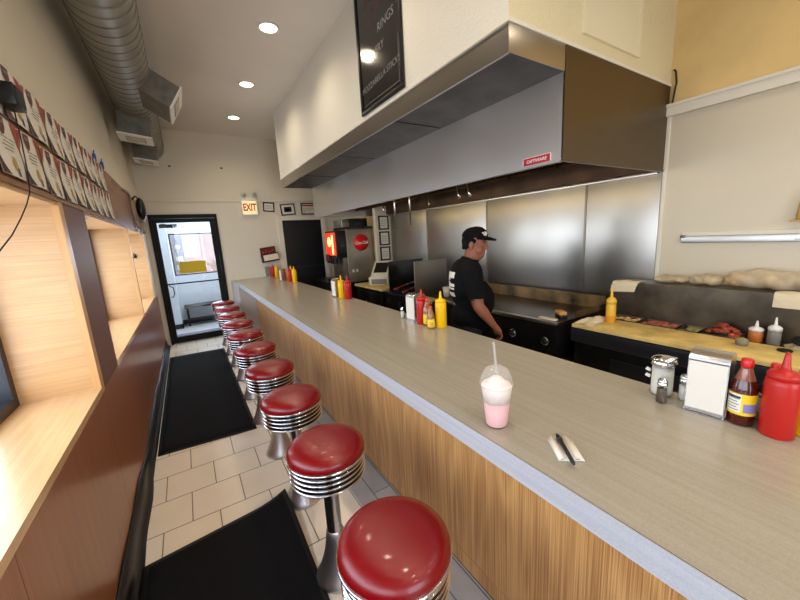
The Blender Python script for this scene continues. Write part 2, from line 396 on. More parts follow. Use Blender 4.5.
# kitchen-side wall
wr = struct('wall_right', B((XB, YN, 0, XB + .1, YE, ZC)), M['kitchen_wall'])
B((3.283, YN + .05, 1.1, XB, 1.245, 2.47), bev=.003).build('white_board', M['frp'], wr)
B((3.276, 1.235, 1.1, XB, 1.262, 2.47), bev=.003).build('corner_strip', M['trimw'], wr)
struct('trim_3', B((3.255, YN + .05, 2.47, XB, 1.262, 2.545), (3.245, YN + .05, 2.535, XB, 1.262, 2.555)), M['trimw'])
ys = [1.264, 1.87, 3.13, 4.39, 5.50]
for a, b in zip(ys, ys[1:]):
    p = B((3.286, a + .003, .9, XB - .001, b - .003, 2.5), bev=.002); p.build('steel_panel', M['sspanel'], wr)
    if a > 1.3: B((3.280, a - .009, .9, 3.288, a + .009, 2.5), bev=.002).build('seam_strip', M['ssdark'], wr)
# near wall behind the viewer, with the shop front window
wn = struct('wall_near', B((-.62, YN - .12, 0, XB + .1, YN, .6), (-.62, YN - .12, 2.7, XB + .1, YN, ZC), (-.62, YN - .12, .6, -.3, YN, 2.7), (1.6, YN - .12, .6, XB + .1, YN, 2.7)), M['cream'])
w4 = struct('window_4', B((-.3, YN - .1, .6, 1.6, YN - .04, .66), (-.3, YN - .1, 2.64, 1.6, YN - .04, 2.7), (-.3, YN - .1, .66, -.24, YN - .04, 2.64), (1.54, YN - .1, .66, 1.6, YN - .04, 2.64), (.62, YN - .1, .66, .68, YN - .04, 2.64)), M['blackframe'])
B((-.24, YN - .075, .66, 1.54, YN - .068, 2.64)).build('pane', M['pane'], w4)

# left wall: wainscot, three window bays lined with oak, brown header, cream above
bays = [(-1.6, 2.40), (2.95, 4.86), (4.95, 6.60)]
SX, SZ, TZ = -.86, .965, 1.965
wl = struct('wall_left', B((-.62, YN, TZ + .46, XW - .012, YE, ZC), (-.95, YN, -.06, SX - .04, YE, SZ - .035), (-.95, YN, TZ, SX - .04, YE, TZ + .46),
      (-.95, YN, SZ - .035, SX - .04, bays[0][0], TZ), (-.95, bays[0][1], SZ - .035, SX - .04, bays[1][0], TZ), (-.95, bays[1][1], SZ - .035, SX - .04, bays[2][0], TZ), (-.95, bays[2][1], SZ - .035, SX - .04, YE, TZ)), M['cream'])
n = [-2.6, -1.3, 0.1, 1.22, 2.42, 3.62, 4.82, 6.02, 7.19]
for a, b in zip(n, n[1:]): B((XW - .03, a + .0015, 0, XW, b - .0015, SZ - .035)).build('wainscot_panel', M['wains'], wl)
B((XW - .03, YN, TZ, XW, YE - .002, TZ + .47)).build('header_panel', M['wainsY'], wl)
B((XW - .06, YN, TZ - .0, XW + .006, YE - .002, TZ + .022)).build('header_lip', M['wainsY'], wl)
B((XW - .03, 2.475, SZ - .034, XW, 2.949, TZ)).build('post', M['post'], wl)
B((XW - .03, 4.876, SZ - .034, XW, 4.949, TZ)).build('post', M['post'], wl)
B((XW - .03, 6.62, SZ - .034, XW, YE - .002, TZ)).build('post', M['trimw'], wl)
B((XW - .03, YN, SZ - .034, XW, -1.62, TZ)).build('post', M['post'], wl)
for i, (a, b) in enumerate(bays):
    B((SX, a, SZ - .034, XW + .004, b, SZ)).build('window_sill', M['oakY'], wl)
    B((SX, a - .02, TZ - .02, XW - .002, b + .02, TZ)).build('bay_top', M['oakX'], wl)
    for y0, y1 in ((a - .02, a), (b, b + .02)):
        B((SX, y0, SZ - .034, XW - .03, y1, TZ - .02)).build('bay_side', M['oakX'], wl)
    for y0, y1 in (((a - .07, a),) if i < 1 else ()) + ((b, b + .07 if i < 1 else b + .015),):
        B((XW - .03, y0, SZ - .034, XW + .003, y1, TZ)).build('bay_edge', M['oakedge'], wl)
    w = struct('window_%d' % (i + 1), B((SX - .035, a, SZ, SX + .045, b, SZ + .05), (SX - .035, a, TZ - .07, SX + .045, b, TZ - .02), (SX - .035, a, SZ + .05, SX + .045, a + .05, TZ - .07), (SX - .035, b - .05, SZ + .05, SX + .045, b, TZ - .07),
          *[(SX - .035, y - .025, SZ + .05, SX + .045, y + .025, TZ - .07) for y in ([.4] if i == 0 else [])]), M['blueframe'])
    B((SX - .02, a + .05, SZ + .05, SX - .014, b - .05, TZ - .07)).build('pane', M['pane'], w)
# wavy black rubber base along the left wall
bb = MB(); ny = 70; pts = []
for i in range(ny + 1):
    y = YN + .02 + (YE - YN - .06) * i / ny
    wv = .012 * math.sin(y * 3.1 + .6) + .008 * math.sin(y * 7.3)
    t = .012 + (max(0, wv) if y < 3.4 else .002)
    pts.append([(XW + .0005, y, .125 + wv * 1.6), (XW + .004 + t * .4, y, .125 + wv * 1.6), (XW + .006 + t, y, .05), (XW + .022 + t * 1.2, y, .006), (XW + .04 + t * 1.2, y, .001), (XW + .0005, y, .001)])
vs = [p for r in pts for p in r]; fs = []
for i in range(ny):
    for k in range(6): j = (k + 1) % 6; fs.append([i * 6 + k, i * 6 + j, (i + 1) * 6 + j, (i + 1) * 6 + k])
fs += [[0, 1, 2, 3, 4, 5], [ny * 6 + k for k in range(6)][::-1]]
bb.add(vs, fs, 0, True); struct('baseboard_left', bb, M['rubber'])

# soffit over the hood
so = struct('soffit', B((1.49, 1.268, 2.687, XB, 5.86, ZC - .001)), M['soffit'])
B((1.4905, 1.2665, 2.7045, XB, 1.2680, ZC - .001)).build('end_face', mat('soffit_end_paint', (226, 212, 172), .5, bump=.6, bscale=55), so)
B((1.478, 1.256, 2.686, 1.4895, 5.86, 2.704), (1.4896, 1.256, 2.686, XB - .004, 1.2675, 2.704)).build('bead_strip', M['trimw'], so)
ap = B((2.11, 1.250, 2.775, 2.77, 1.2672, 2.80), (2.11, 1.250, 3.42, 2.77, 1.2672, 3.445), (2.11, 1.250, 2.80, 2.135, 1.2672, 3.42), (2.745, 1.250, 2.80, 2.77, 1.2672, 3.42), (2.135, 1.256, 2.80, 2.745, 1.2672, 3.42)).build('access_panel', mat('access_panel_paint', (232, 220, 186), .45), so)
# white stub wall at the end of the steel panels
wc = struct('wall_stub', B((2.99, 5.52, 0, XB, 5.62, ZC - .001)), M['frp'])

# ------------------------------------------------------------------ glass door and the lobby behind
d1 = struct('door_1', B((-.43, YE - .02, 0, -.392, YE + .1, 2.28), (.555, YE - .02, 0, .6, YE + .1, 2.28), (-.392, YE - .02, 2.215, .555, YE + .1, 2.28)), M['blackframe'])
B((-.39, YE + .0, .01, -.325, YE + .055, 2.21), (.475, YE + .0, .01, .552, YE + .055, 2.21), (-.325, YE + .0, .01, .475, YE + .055, .12), (-.325, YE + .0, 2.145, .475, YE + .055, 2.21)).build('door_frame', M['blackframe'], d1)
B((-.325, YE + .03, .12, .475, YE + .036, 2.145)).build('pane', M['pane'], d1)
B((-.36, YE - .045, 1.075, .53, YE - .025, 1.098), (-.34, YE - .026, 1.07, -.32, YE + .01, 1.1), (.49, YE - .026, 1.07, .51, YE + .01, 1.1)).build('push_bar', M['blackframe'], d1)
MB().tube([(-.30, YE + .06, 1.06), (-.295, YE - .03, 1.05), (-.25, YE - .05, 1.03), (-.245, YE - .05, .92), (-.27, YE - .05, .86), (-.30, YE - .02, .86)], .008).build('handle', M['blackframe'], d1)
B((-.30, YE + .06, 2.06, -.04, YE + .12, 2.12), (-.28, YE + .06, 2.10, -.2, YE + .12, 2.13)).build('door_closer', M['black'], d1)
ysn = MB(); pl = []
for cx, cy, a0 in ((.18, .075, 0), (-.18, .075, 90), (-.18, -.075, 180), (.18, -.075, 270)):
    for k in range(5): a = R(a0 + k * 22.5); pl.append((cx + .03 * math.cos(a), cy + .03 * math.sin(a)))
ysn.prism(pl, .003, 0, basis((.1, YE + .0290, 1.355), (1, 0, 0), (0, 0, 1)))
tag(ysn.build('door_sign', M['yellowsign']), 'plain yellow rounded sign stuck on the glass of the black-framed door', 'sign')
struct('floor_lobby', B((-1.2, YE + .12, -.06, 2.2, 9.1, 0)), M['vestfloor'])
tag(B((-.38, YE + .16, .001, .9, 7.95, .012), bev=.004).build('lobby_mat', M['greymat']), 'grey doormat on the lobby floor just beyond the glass door', 'mat')
struct('wall_lobby', B((-.62, YE + .12, 0, -.52, 9.1, 2.7), (1.6, YE + .12, 0, 1.7, 9.1, 2.7), (-.52, 9.0, 0, 1.6, 9.1, 1.1), (-.52, 9.0, 2.02, 1.6, 9.1, 2.7), (-.52, 9.0, 1.1, -.24, 9.1, 2.02), (1.3, 9.0, 1.1, 1.6, 9.1, 2.02), (-.52, 8.55, 0, -.25, 9.0, 2.7)), M['bluewhite'])
struct('ceiling_lobby', B((-.62, YE + .12, 2.7, 1.7, 9.1, 2.76)), M['bluewhite'])
struct('baseboard_lobby', B((-.52, 8.53, 0, -.235, 8.55, .1), (-.25, 8.53, 0, -.235, 8.985, .1), (-.235, 8.985, 0, 1.6, 9.0, .1)), M['darkpanel'])
w5 = struct('window_5', B((-.24, 9.02, 1.1, 1.3, 9.07, 1.13), (-.24, 9.02, 1.99, 1.3, 9.07, 2.02), (-.24, 9.02, 1.13, -.21, 9.07, 1.99), (1.27, 9.02, 1.13, 1.3, 9.07, 1.99)), M['darkpanel'])
B((-.21, 9.04, 1.13, 1.27, 9.046, 1.99)).build('pane', M['pane'], w5)
po = B((-.2, 9.008, 1.14, .0, 9.012, 1.97)).build('window_poster', [mat('poster_grey', (150, 150, 160), .6, noise=.2, nscale=9)]); tag(po, 'tall grey notice sheet in the lobby window, beside the yellow sign', 'poster')
MB().lathe([(0, 0), (.06, 0), (.06, .002), (0, .002)], 20, 0, basis((-.11, 9.008, 1.72), (1, 0, 0), (0, 0, 1))).build('round_emblem', M['paper'], po)
B((-.17, 9.004, 1.42, -.03, 9.008, 1.52)).build('printed_notice', M['paper'], po); B((-.17, 9.004, 1.22, -.05, 9.008, 1.34)).build('printed_notice', M['paper'], po)
bn = thing('lobby_bench', 'low black bench in the lobby behind the glass door', 'bench', (.35, 8.80, 0))
MB().box((-.52, -.17, .40), (.75, .17, .45), 0, None, .01).build('bench_seat', M['black'], bn)
for x in (-.49, .68):
    for y in (-.14, .14): MB().box((x, y - .02, 0), (x + .04, y + .02, .40)).build('leg', M['black'], bn)
MB().box((-.46, -.1, .1), (.7, .1, .14), 0, None, .005).build('lower_shelf', M['black'], bn)
bd = thing('brick_building', 'sunlit pale pink brick building seen through the lobby window', 'building', (3.4, 13.4, -.15))
B((-4.0, 0, 0, 4, 3, 4.2)).build('wall', M['pinkbrick'], bd)
B((-4.05, -.05, 4.2, 4.05, 3, 4.35)).build('roof_coping', M['trimw'], bd)
struct('ground', B((-14, YE + 2.0, -.2, 14, 22, -.15), (-14, -16, -.2, -.96, YE + 2.0, -.15), (-.96, -16, -.2, 14, YN - .13, -.15)), M['asphalt'])
# dark staff door on the far wall
d2 = struct('door_2', B((1.76, YE - .012, .0, 2.56, YE - .001, 2.13)), mat('dark_door', (16, 16, 18), .4))
B((1.66, YE - .03, 0, 1.755, YE - .0005, 2.215), (2.565, YE - .03, 0, 2.66, YE - .0005, 2.215), (1.755, YE - .03, 2.135, 2.565, YE - .0005, 2.215)).build('door_casing', M['trimw'], d2)
B((1.78, YE - .03, 1.16, 2.54, YE - .012, 1.18)).build('door_rail', M['darkpanel'], d2)

# ------------------------------------------------------------------ ceiling downlights
def downlight(x, y, label, group='recessed ceiling downlights'):
    t = thing('downlight', label, 'light', (x, y, ZC), 0, group)
    MB().lathe([(.075, 0), (.095, 0), (.095, -.012), (.078, -.012), (.075, 0)], 32).build('trim_ring', M['white'], t)
    MB().lathe([(0, -.004), (.077, -.004)], 32).build('lens', M['lamp'], t)
    return t
dl = downlight(.965, 3.60, 'recessed round ceiling light nearest the menu chalkboard')
dup(dl, (.965, 4.90, ZC), label='recessed round ceiling light, middle one of the three lit ones seen')
dup(dl, (.965, 6.19, ZC), label='recessed round ceiling light nearest the far wall with the exit sign')
for i, y in enumerate((2.30, 1.0, -.3, -1.6)): dup(dl, (.965, y, ZC), label=['recessed ceiling light above the second row of stools, beside the chalkboard', 'recessed ceiling light above the nearest red stool', 'recessed ceiling light above the near counter end', 'recessed ceiling light by the shop front window'][i])
for i, y in enumerate((-.2, -1.5)): dup(dl, (2.5, y, ZC), label=['recessed ceiling light above the prep table', 'recessed ceiling light above the kitchen by the shop front'][i], group='recessed kitchen downlights')

# ------------------------------------------------------------------ air duct
DX, DZ, DR = -.226, 3.352, .2
ad = thing('air_duct', 'round galvanised spiral air duct running under the ceiling along the window wall', 'duct', (DX, 0, DZ))
mxY = basis((0, 0, 0), (1, 0, 0), (0, 0, -1))      # local z -> world +y
prof = []
y = YN + .05
d = MB(); d.lathe([(0, y), (DR, y), (DR, 7.14), (0, 7.14)], 48, 0, mxY)
d.build('duct_body', M['galv'], ad)
rb = MB(); seg = 40; per = .115; turns = int((7.08 - y) / per); vs = []; fs = []
for i in range(turns * seg + 1):          # one helical lock seam
    a = 2 * PI * i / seg; yy = y + .03 + per * i / seg
    for dr, dy in ((-.002, -.007), (.004, -.004), (.004, .004), (-.002, .007)): vs.append(mxY @ Vector(((DR + dr) * math.cos(a), (DR + dr) * math.sin(a), yy + dy)))
    if i:
        for k in range(4): j = (k + 1) % 4; fs.append([(i - 1) * 4 + k, (i - 1) * 4 + j, i * 4 + j, i * 4 + k])
rb.add(vs, fs, 0, False); rb.build('seam_rib', M['galvdark'], ad)
def register(y, ang, ln=.36, wd=.30, out=.24):
    # ang: direction from the duct axis, degrees below +x
    a = R(ang); u = Vector((math.cos(a), 0, -math.sin(a))); t = Vector((0, 1, 0)); w = u.cross(t)
    o = u * (DR - .04) + Vector((0, y, 0))
    m_ = Matrix((t, w, u)).transposed().to_4x4(); m_.translation = o
    b_ = MB(); b_.box((-ln / 2, -wd / 2, 0), (ln / 2, wd / 2, out), 0, m_)
    r = b_.build('duct_register', M['galvdark'], ad)
    g = MB(); g.box((-ln / 2 - .01, -wd / 2 - .01, out), (ln / 2 + .01, wd / 2 + .01, out + .014), 0, m_); g.build('face_frame', M['white'], r)
    g = MB(); g.box((-ln / 2 + .07, -wd / 2 + .06, out + .0142), (ln / 2 - .07, wd / 2 - .06, out + .017), 0, m_)
    for k in range(6): g.box((-ln / 2 + .075 + k * (ln - .15) / 6, -wd / 2 + .065, out + .017), (-ln / 2 + .08 + k * (ln - .15) / 6, wd / 2 - .065, out + .023), 1, m_)
    g.build('grille', [M['darkpanel'], M['offwhite']], r)
register(4.42, 30, .50, .22, .27); register(5.15, 97, .34, .30, .22); register(6.5, 97, .34, .28, .2)

# ------------------------------------------------------------------ range hood
rh = thing('range_hood', 'long stainless steel range hood hanging over the kitchen line', 'hood', (0, 0, 0))
Y0, Y1 = 1.268, 5.77
B((1.489, Y0, 2.553, 1.505, Y1, 2.685), (1.505, Y1 - .012, 2.553, XB - .02, Y1, 2.685)).build('front_band', M['ssY'], rh)
B((1.489, Y0 - .004, 2.553, 1.955, Y0, 2.686), bev=.001).build('end_band', M['ssY'], rh)
B((1.505, Y0 + .001, 2.553, 1.955, Y1 - .012, 2.563)).build('soffit_plate', mat('dull_dark_steel', (92, 88, 84), .5, metal=.8, noise=.12, nscale=6), rh)
B((1.957, Y0, 2.08, 1.972, Y1, 2.56), (1.945, Y0, 2.075, 1.985, Y1, 2.092)).build('canopy_front', steel('stainless_front', (198, 194, 190), .24, 'Z', .04, .34), rh)
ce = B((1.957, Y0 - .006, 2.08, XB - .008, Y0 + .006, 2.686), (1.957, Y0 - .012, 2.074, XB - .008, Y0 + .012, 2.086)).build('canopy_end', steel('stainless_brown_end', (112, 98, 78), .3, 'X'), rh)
B((1.957, Y1 - .012, 2.08, XB - .008, Y1, 2.56)).build('canopy_end', M['ss'], rh)
B((1.985, Y0 + .013, 2.545, XB - .02, Y1 - .012, 2.552)).build('canopy_roof', M['greasy'], rh)
B((3.215, Y0 + .02, 2.09, 3.27, Y1 - .02, 2.54)).build('rear_plenum', M['greasy'], rh)
lt_ = MB().tube([(2.022, Y0 + .1, 2.130), (2.022, Y1 - .1, 2.130)], .02, 12); lt_.build('strip_lamp', mat('hood_lamp', (255, 240, 200), .4, emit=(255, 222, 150), estr=9.0), rh)
fl = MB()
mxF = Matrix.Translation((2.86, 0, 2.32)) @ Matrix.Rotation(R(-42), 4, 'Y')
for k in range(9): fl.box((-.22, Y0 + .04 + k * .49, -.015), (.22, Y0 + .51 + k * .49, .015), 0, mxF)
fl.build('grease_filter', M['greasy'], rh)
B((XB - .05, Y0 + .02, 2.06, XB - .016, Y1 - .02, 2.085), bev=.004).build('rear_lip', M['ssY'], rh)
for k in range(3):
    B((1.506, 2.35 + k * 1.15, 2.548, 1.944, 2.362 + k * 1.15, 2.553)).build('plate_seam', M['darkpanel'], rh)
bg = B((1.953, 1.345, 2.092, 1.957, 1.535, 2.137)).build('maker_badge', mat('badge_red', (196, 30, 44), .4), rh)
B((1.9535, 1.338, 2.087, 1.9565, 1.542, 2.0915), (1.9535, 1.338, 2.1375, 1.9565, 1.542, 2.142), (1.9535, 1.338, 2.087, 1.9565, 1.3445, 2.142), (1.9535, 1.5355, 2.087, 1.9565, 1.542, 2.142)).build('badge_border', M['white'], bg)
text('badge_lettering', 'CAPTIVEAIRE', .026, M['white'], bg, basis((1.9528, 1.44, 2.1145), (0, -1, 0), (0, 0, 1)), .12, .0004, .0006, sx=.95)
for x, yy, z1, kind in ((2.6, 4.21, 1.80, 0), (2.6, 3.83, 1.82, 0), (2.6, 3.41, 2.04, 1), (2.6, 2.90, 2.06, 2), (2.6, 2.74, 2.06, 2), (2.6, 4.55, 2.06, 2)):
    q = MB()
    if kind == 0: q.tube([(x, yy, 2.53), (x, yy, z1)], .011)
    elif kind == 1: q.tube([(x, yy, 2.53), (x, yy, z1 + .02), (x, yy, z1)], [.009, .009, .014])
    else: q.tube([(x, yy, 2.53), (x, yy, z1 + .1), (x, yy - .02, z1 + .05), (x, yy - .035, z1)], [.008, .008, .011, .018])
    q.build('suppression_pipe', M['chromesat'], rh)

# ------------------------------------------------------------------ chalkboard on the soffit
cb = thing('chalkboard', 'tall black framed menu chalkboard hung on the white soffit above the hood', 'chalkboard', (1.488, 2.50, 2.722))
cb.rotation_euler = (0, 0, 0)
W, Hh = .33, .90
B((-.022, -W, 0, -.001, W, .028), (-.022, -W, Hh - .028, -.001, W, Hh), (-.022, -W, .028, -.001, -W + .028, Hh - .028), (-.022, W - .028, .028, -.001, W, Hh - .028), bev=.003).build('frame', M['black'], cb)
sl = B((-.012, -W + .028, .028, -.002, W - .028, Hh - .028)).build('slate', M['chalk'], cb)
ln = B((-.0128, -W + .045, .06, -.012, W - .05, .063), (-.0128, -W + .05, .063, -.012, -W + .053, .36), (-.0128, -W + .05, .55, -.012, -W + .053, .80)).build('chalk_border', M['chalkw'], sl)
for s_, zz, yy, sz, mm in (('MOZZARELLA STICKS', .19, 0, .062, 'chalkw'), ('+', .32, .06, .09, 'chalkw'), ('FRY', .385, -.02, .08, 'chalkw'), ('RINGS', .52, -.12, .085, 'chalkw'), ('+', .60, .12, .10, 'chalkr'), ('FRIES', .665, -.02, .085, 'chalkr'), ('CHICKEN', .76, .02, .085, 'chalkr'), ('COMBO', .835, .1, .06, 'chalkw')):
    text('chalk_writing', s_, sz, M[mm], sl, basis((-.0122, yy, zz), (0, -1, .06), (0, .06, 1)), .15, .0004, -.0006)

# ------------------------------------------------------------------ exit sign and pictures on the far wall
ex = thing('exit_sign', 'lit exit sign with two emergency lamps on the far wall', 'exit sign', (1.18, YE, 2.24))
B((-.145, -.055, 0, .145, -.001, .285), bev=.008).build('housing', M['white'], ex)
fc = B((-.125, -.0575, .022, .125, -.0551, .263)).build('lit_face', M['exitface'], ex)
text('exit_letters', 'EXIT', .185, M['exitred'], fc, basis((0, -.0585, .142), (1, 0, 0), (0, 0, 1)), 0, .0006, .006, sx=.62)
for x in (-.08, .11):
    lh = MB(); mm_ = basis((x, -.03, .375), (1, 0, 0), (0, 0, 1)) @ Matrix.Rotation(R(0), 4, 'X')
    lh.lathe([(0, -.03), (.035, -.03), (.05, .02), (.048, .03), (.0, .03)], 20, 0, mm_); lo_ = lh.build('emergency_lamp', M['offwhite'], ex)
    MB().lathe([(0, .0305), (.036, .0305), (.03, .038), (0, .04)], 20, 0, mm_).build('lamp_lens', mat('lamp_reflector', (170, 166, 158), .3, metal=.2), lo_)
B((-.12, -.04, .2851, .14, -.005, .34)).build('lamp_bracket', M['white'], ex)
def picture(name, label, cx, cy, zc, w, h, tilt, inner, ax='far', bw=.02, fr='black'):
    t = thing(name, label, 'picture', (0, 0, 0))
    if ax == 'far': m_ = basis((cx, cy - .001, zc), (1, 0, 0), (0, 0, 1)) @ Matrix.Rotation(tilt, 4, 'Z')
    f = MB()
    for lo, hi in (((-w / 2, -h / 2, 0), (w / 2, -h / 2 + bw, .018)), ((-w / 2, h / 2 - bw, 0), (w / 2, h / 2, .018)), ((-w / 2, -h / 2 + bw, 0), (-w / 2 + bw, h / 2 - bw, .018)), ((w / 2 - bw, -h / 2 + bw, 0), (w / 2, h / 2 - bw, .018))): f.box(lo, hi, 0, m_)
    f.build('frame', M[fr], t)
    MB().box((-w / 2 + bw, -h / 2 + bw, 0), (w / 2 - bw, h / 2 - bw, .008), 0, m_).build('mount', M['paper'], t)
    for k, (lo, hi, mm) in enumerate(inner): MB().box((lo[0], lo[1], .008), (hi[0], hi[1], .0095), 0, m_).build('print', M[mm], t)
    return t
picture('framed_certificate', 'small black framed certificate right beside the exit sign', 1.535, YE, 2.395, .21, .175, R(-3), [((-.06, .0), (.06, .006), 'ink'), ((-.05, .02), (.05, .026), 'ink'), ((-.06, -.03), (.06, -.024), 'ink')])
picture('framed_photograph', 'crooked black framed dark photograph in the middle above the dark door', 1.90, YE, 2.345, .285, .22, R(4), [((-.075, -.05), (.075, .05), 'darkpanel'), ((-.05, -.03), (.04, .02), 'ink')])
picture('framed_licence', 'black framed white licence with a red heading next to the hood', 2.33, YE, 2.355, .32, .23, R(0), [((-.13, .05), (.14, .08), 'redprint'), ((-.12, .0), (.12, .006), 'ink'), ((-.12, -.03), (.12, -.024), 'ink'), ((-.11, -.075), (-.09, -.05), 'ink')])
for i, z in enumerate((1.945, 1.665, 1.39)):
    picture('framed_certificate', 'black framed paper on the white pier, ' + ['topmost under the hood', 'middle one of the column of three', 'lowest one above the cash register'][i], 3.145, 5.52, z, .21, .25, 0, [((-.06, .03), (.06, .036), 'ink'), ((-.06, -.01), (.06, -.004), 'ink'), ((-.06, -.05), (.06, -.044), 'ink')], bw=.025)['group'] = 'framed papers on the white pier'
# small rack with leaflets
rk = thing('leaflet_box', 'maroon and cream open leaflet box fixed on the far wall above the counter end', 'box', (1.44, YE - .003, 1.34), R(0))
mxr = Matrix.Rotation(R(-6), 4, 'Y')
q = MB(); q.box((-.15, -.12, 0), (.15, -.10, .12), 0, mxr).box((-.15, -.10, 0), (.15, -.002, .01), 0, mxr).box((-.16, -.12, 0), (-.15, -.002, .16), 0, mxr).box((.15, -.12, 0), (.16, -.002, .16), 0, mxr); q.build('tray', M['darkprint'], rk)
MB().box((-.13, -.125, .03), (.15, -.121, .14), 0, mxr).build('front_label', M['papercream'], rk)
q = MB(); q.box((-.16, -.03, .0), (.13, -.02, .30), 0, mxr @ Matrix.Rotation(R(12), 4, 'X')); q.build('back_card', M['maroon'], rk)
q = MB()
for k in range(4): q.box((-.13 + k * .06, -.045, .19 + .015 * (k % 2)), (-.09 + k * .06, -.04, .23 + .015 * (k % 2)), 0, mxr @ Matrix.Rotation(R(12), 4, 'X'))
q.build('printed_marks', M['redprint'], rk)

# ------------------------------------------------------------------ flyers pinned on the header
def flyer_mesh():
    m = MB(); w, hgt = .118, .108
    nx = 6
    vs = []; fs = []
    for i in range(nx + 1):
        yv = -w + 2 * w * i / nx; b = .004 + .005 * math.sin(PI * i / nx) * 1.2
        for j in range(3): zz = -hgt + 2 * hgt * j / 2; vs.append((b + (.006 if j == 0 else 0), yv, zz))
    for i in range(nx):
        for j in range(2): a = i * 3 + j; fs.append([a, a + 3, a + 4, a + 1])
    m.add(vs, fs, 0, True)
    vb = [(x - .0012, y, z) for x, y, z in vs]; m.add(vb, [f[::-1] for f in fs], 0, True)
    # printing, kept just proud of the bowed sheet
    def patch(poly, mi, off=.0016):
        pv = []
        for y, z in poly:
            t = (y + w) / (2 * w); x = .004 + .006 * math.sin(PI * t) + (.006 * max(0, -z / hgt)) + off
            pv.append((x, y, z))
        m.add(pv, [list(range(len(pv)))], mi)
    # camera looks from +x: image-right is +y
    for i in range(4):
        z = .03 - i * .014; patch([(-.06 + .01 * (i % 2), z), (.055 - .012 * i, z), (.055 - .012 * i, z + .004), (-.06 + .01 * (i % 2), z + .004)], 1)
    patch([(-.07, .103), (-.015, .103), (-.015, .065), (-.028, .045), (-.042, .036), (-.056, .045), (-.07, .065)], 2, .002)
    patch([(-.062, .09), (-.023, .09), (-.023, .078), (-.062, .078)], 6, .0026)
    patch([(.118, .105), (.045, .105), (.065, .07), (.085, .035), (.104, .01), (.118, .0)], 3)
    patch([(-.118, .104), (-.085, .104), (-.1, .07), (-.118, .03)], 3)
    patch([(-.118, -.02), (-.108, -.05), (-.09, -.08), (-.06, -.106), (-.118, -.106)], 4)
    patch([(.118, -.03), (.104, -.06), (.085, -.09), (.07, -.106), (.118, -.106)], 4)
    patch([(-.012, -.03), (.012, -.035), (.02, -.06), (.008, -.085), (-.014, -.08), (-.02, -.055)], 5, .002)
    patch([(.004, -.07), (.022, -.07), (.024, -.1), (.006, -.1)], 7, .0024)
    return m
fm = flyer_mesh()
words = ['first', 'second', 'third', 'fourth', 'fifth', 'sixth', 'seventh', 'eighth', 'ninth', 'tenth', 'eleventh', 'twelfth']
f0 = None
for row, (zc_, ys_, nm) in enumerate(((2.335, 1.06, 'upper'), (2.100, 1.12, 'lower'))):
    cnt = 12 if row == 0 else 12
    for k in range(cnt):
        y = ys_ + .262 * k + .008 * math.sin(k * 2.3 + row); z = zc_ + .006 * math.sin(k * 1.7 + row * 2)
        lab = 'white flyer with red and brown corners, %s from the near end in the %s row' % (words[k], nm)
        if f0 is None:
            f0 = fm.build('flyer', [M['paper'], M['ink'], M['maroon'], M['redprint'], M['darkprint'], M['gold'], M['ink'], M['navyprint']]); f0.location = (XW, y, z); tag(f0, lab, 'flyer', 'flyers in two rows above the windows'); o = f0
        else:
            o = f0.copy(); COL.objects.link(o); o.location = (XW, y, z); o['label'] = lab
        o.rotation_euler = (R(1.5 * math.sin(k * 3.1 + row)), 0, 0)
        o.location.x = XW - .0026 + (.0015 if row else 0)
for y, nm in ((3.78, 'near'), (4.09, 'far')):
    q = MB(); q.box((0, -.012, -.03), (.022, .012, .03), 0, None, .004); q.tube([(.01, -.008, .03), (.016, -.008, .055), (.016, .008, .055), (.01, .008, .03)], .003)
    o = q.build('binder_clip', M['blueclip']); o.location = (XW - .011, y, 2.463); tag(o, 'small blue clip on the top edge of the upper flyers, the %s one of two' % ('nearer' if nm == 'near' else 'farther'), 'clip', 'blue clips above the flyers')
# black box, cables and cord on the left wall
o = MB().box((0, -.05, -.04), (.048, .05, .04), 0, None, .005)
bx = thing('wall_speaker_box', 'black rectangular box mounted over the flyers at the upper edge of the header', 'speaker', (XW + .013, 1.95, 2.295))
o.build('housing', M['black'], bx); MB().box((.0482, -.04, -.03), (.050, .04, .03), 0).build('grille', M['blackmatte'], bx)
MB().box((-.012, -.03, -.03), (.0, .03, .03)).build('bracket', M['darkpanel'], bx)
q = MB(); q.tube([(XW + .03, 1.975, 2.256), (XW + .028, 1.98, 2.15), (XW + .026, 1.97, 2.03), (XW + .024, 1.945, 1.95), (XW + .022, 1.89, 1.90), (XW + .02, 1.80, 1.84), (XW + .02, 1.68, 1.775), (XW + .02, 1.50, 1.70)], .0022, 8)
tag(q.build('hanging_cord', M['cable']), 'thin black cord hanging from the black box past the flyers', 'cord')
sp = thing('wall_speaker', 'black oval speaker on a bracket with loose wires beside the glass door', 'speaker', (XW, 5.95, 2.26))
q = MB(); q.sphere((.09, 0, 0), .1, 20, 14, 0, (.55, .75, 1.5)); q.build('shell', M['black'], sp)
MB().tube([(0, .02, .12), (.05, .02, .17), (.08, 0, .13)], .012).build('bracket', M['blacksteel'], sp)
q = MB()
for k in range(7):
    a = k * 1.3; q.tube([(.06, -.02 + .01 * k, -.10), (.07 + .03 * math.sin(a), -.05 + .03 * k, -.20), (.05 + .02 * math.cos(a), -.12 + .04 * k, -.30 - .02 * (k % 3)), (.03, -.08 + .03 * k, -.37 + .015 * k), (.05, -.02, -.28)], .006, 6)
q.build('wire_bundle', M['greycable'], sp)
q = MB(); q.tube([(XW + .01, 5.2, 2.41), (XW + .015, 5.55, 2.43), (XW + .012, 5.72, 2.42), (XW + .012, 5.78, 2.3), (XW + .012, 5.74, 2.2), (XW + .012, 5.84, 2.08), (XW + .03, 5.92, 2.0)], .012, 8)
tag(q.build('wall_cable', M['greycable']), 'grey cable clipped along the brown header to the oval speaker', 'cable')
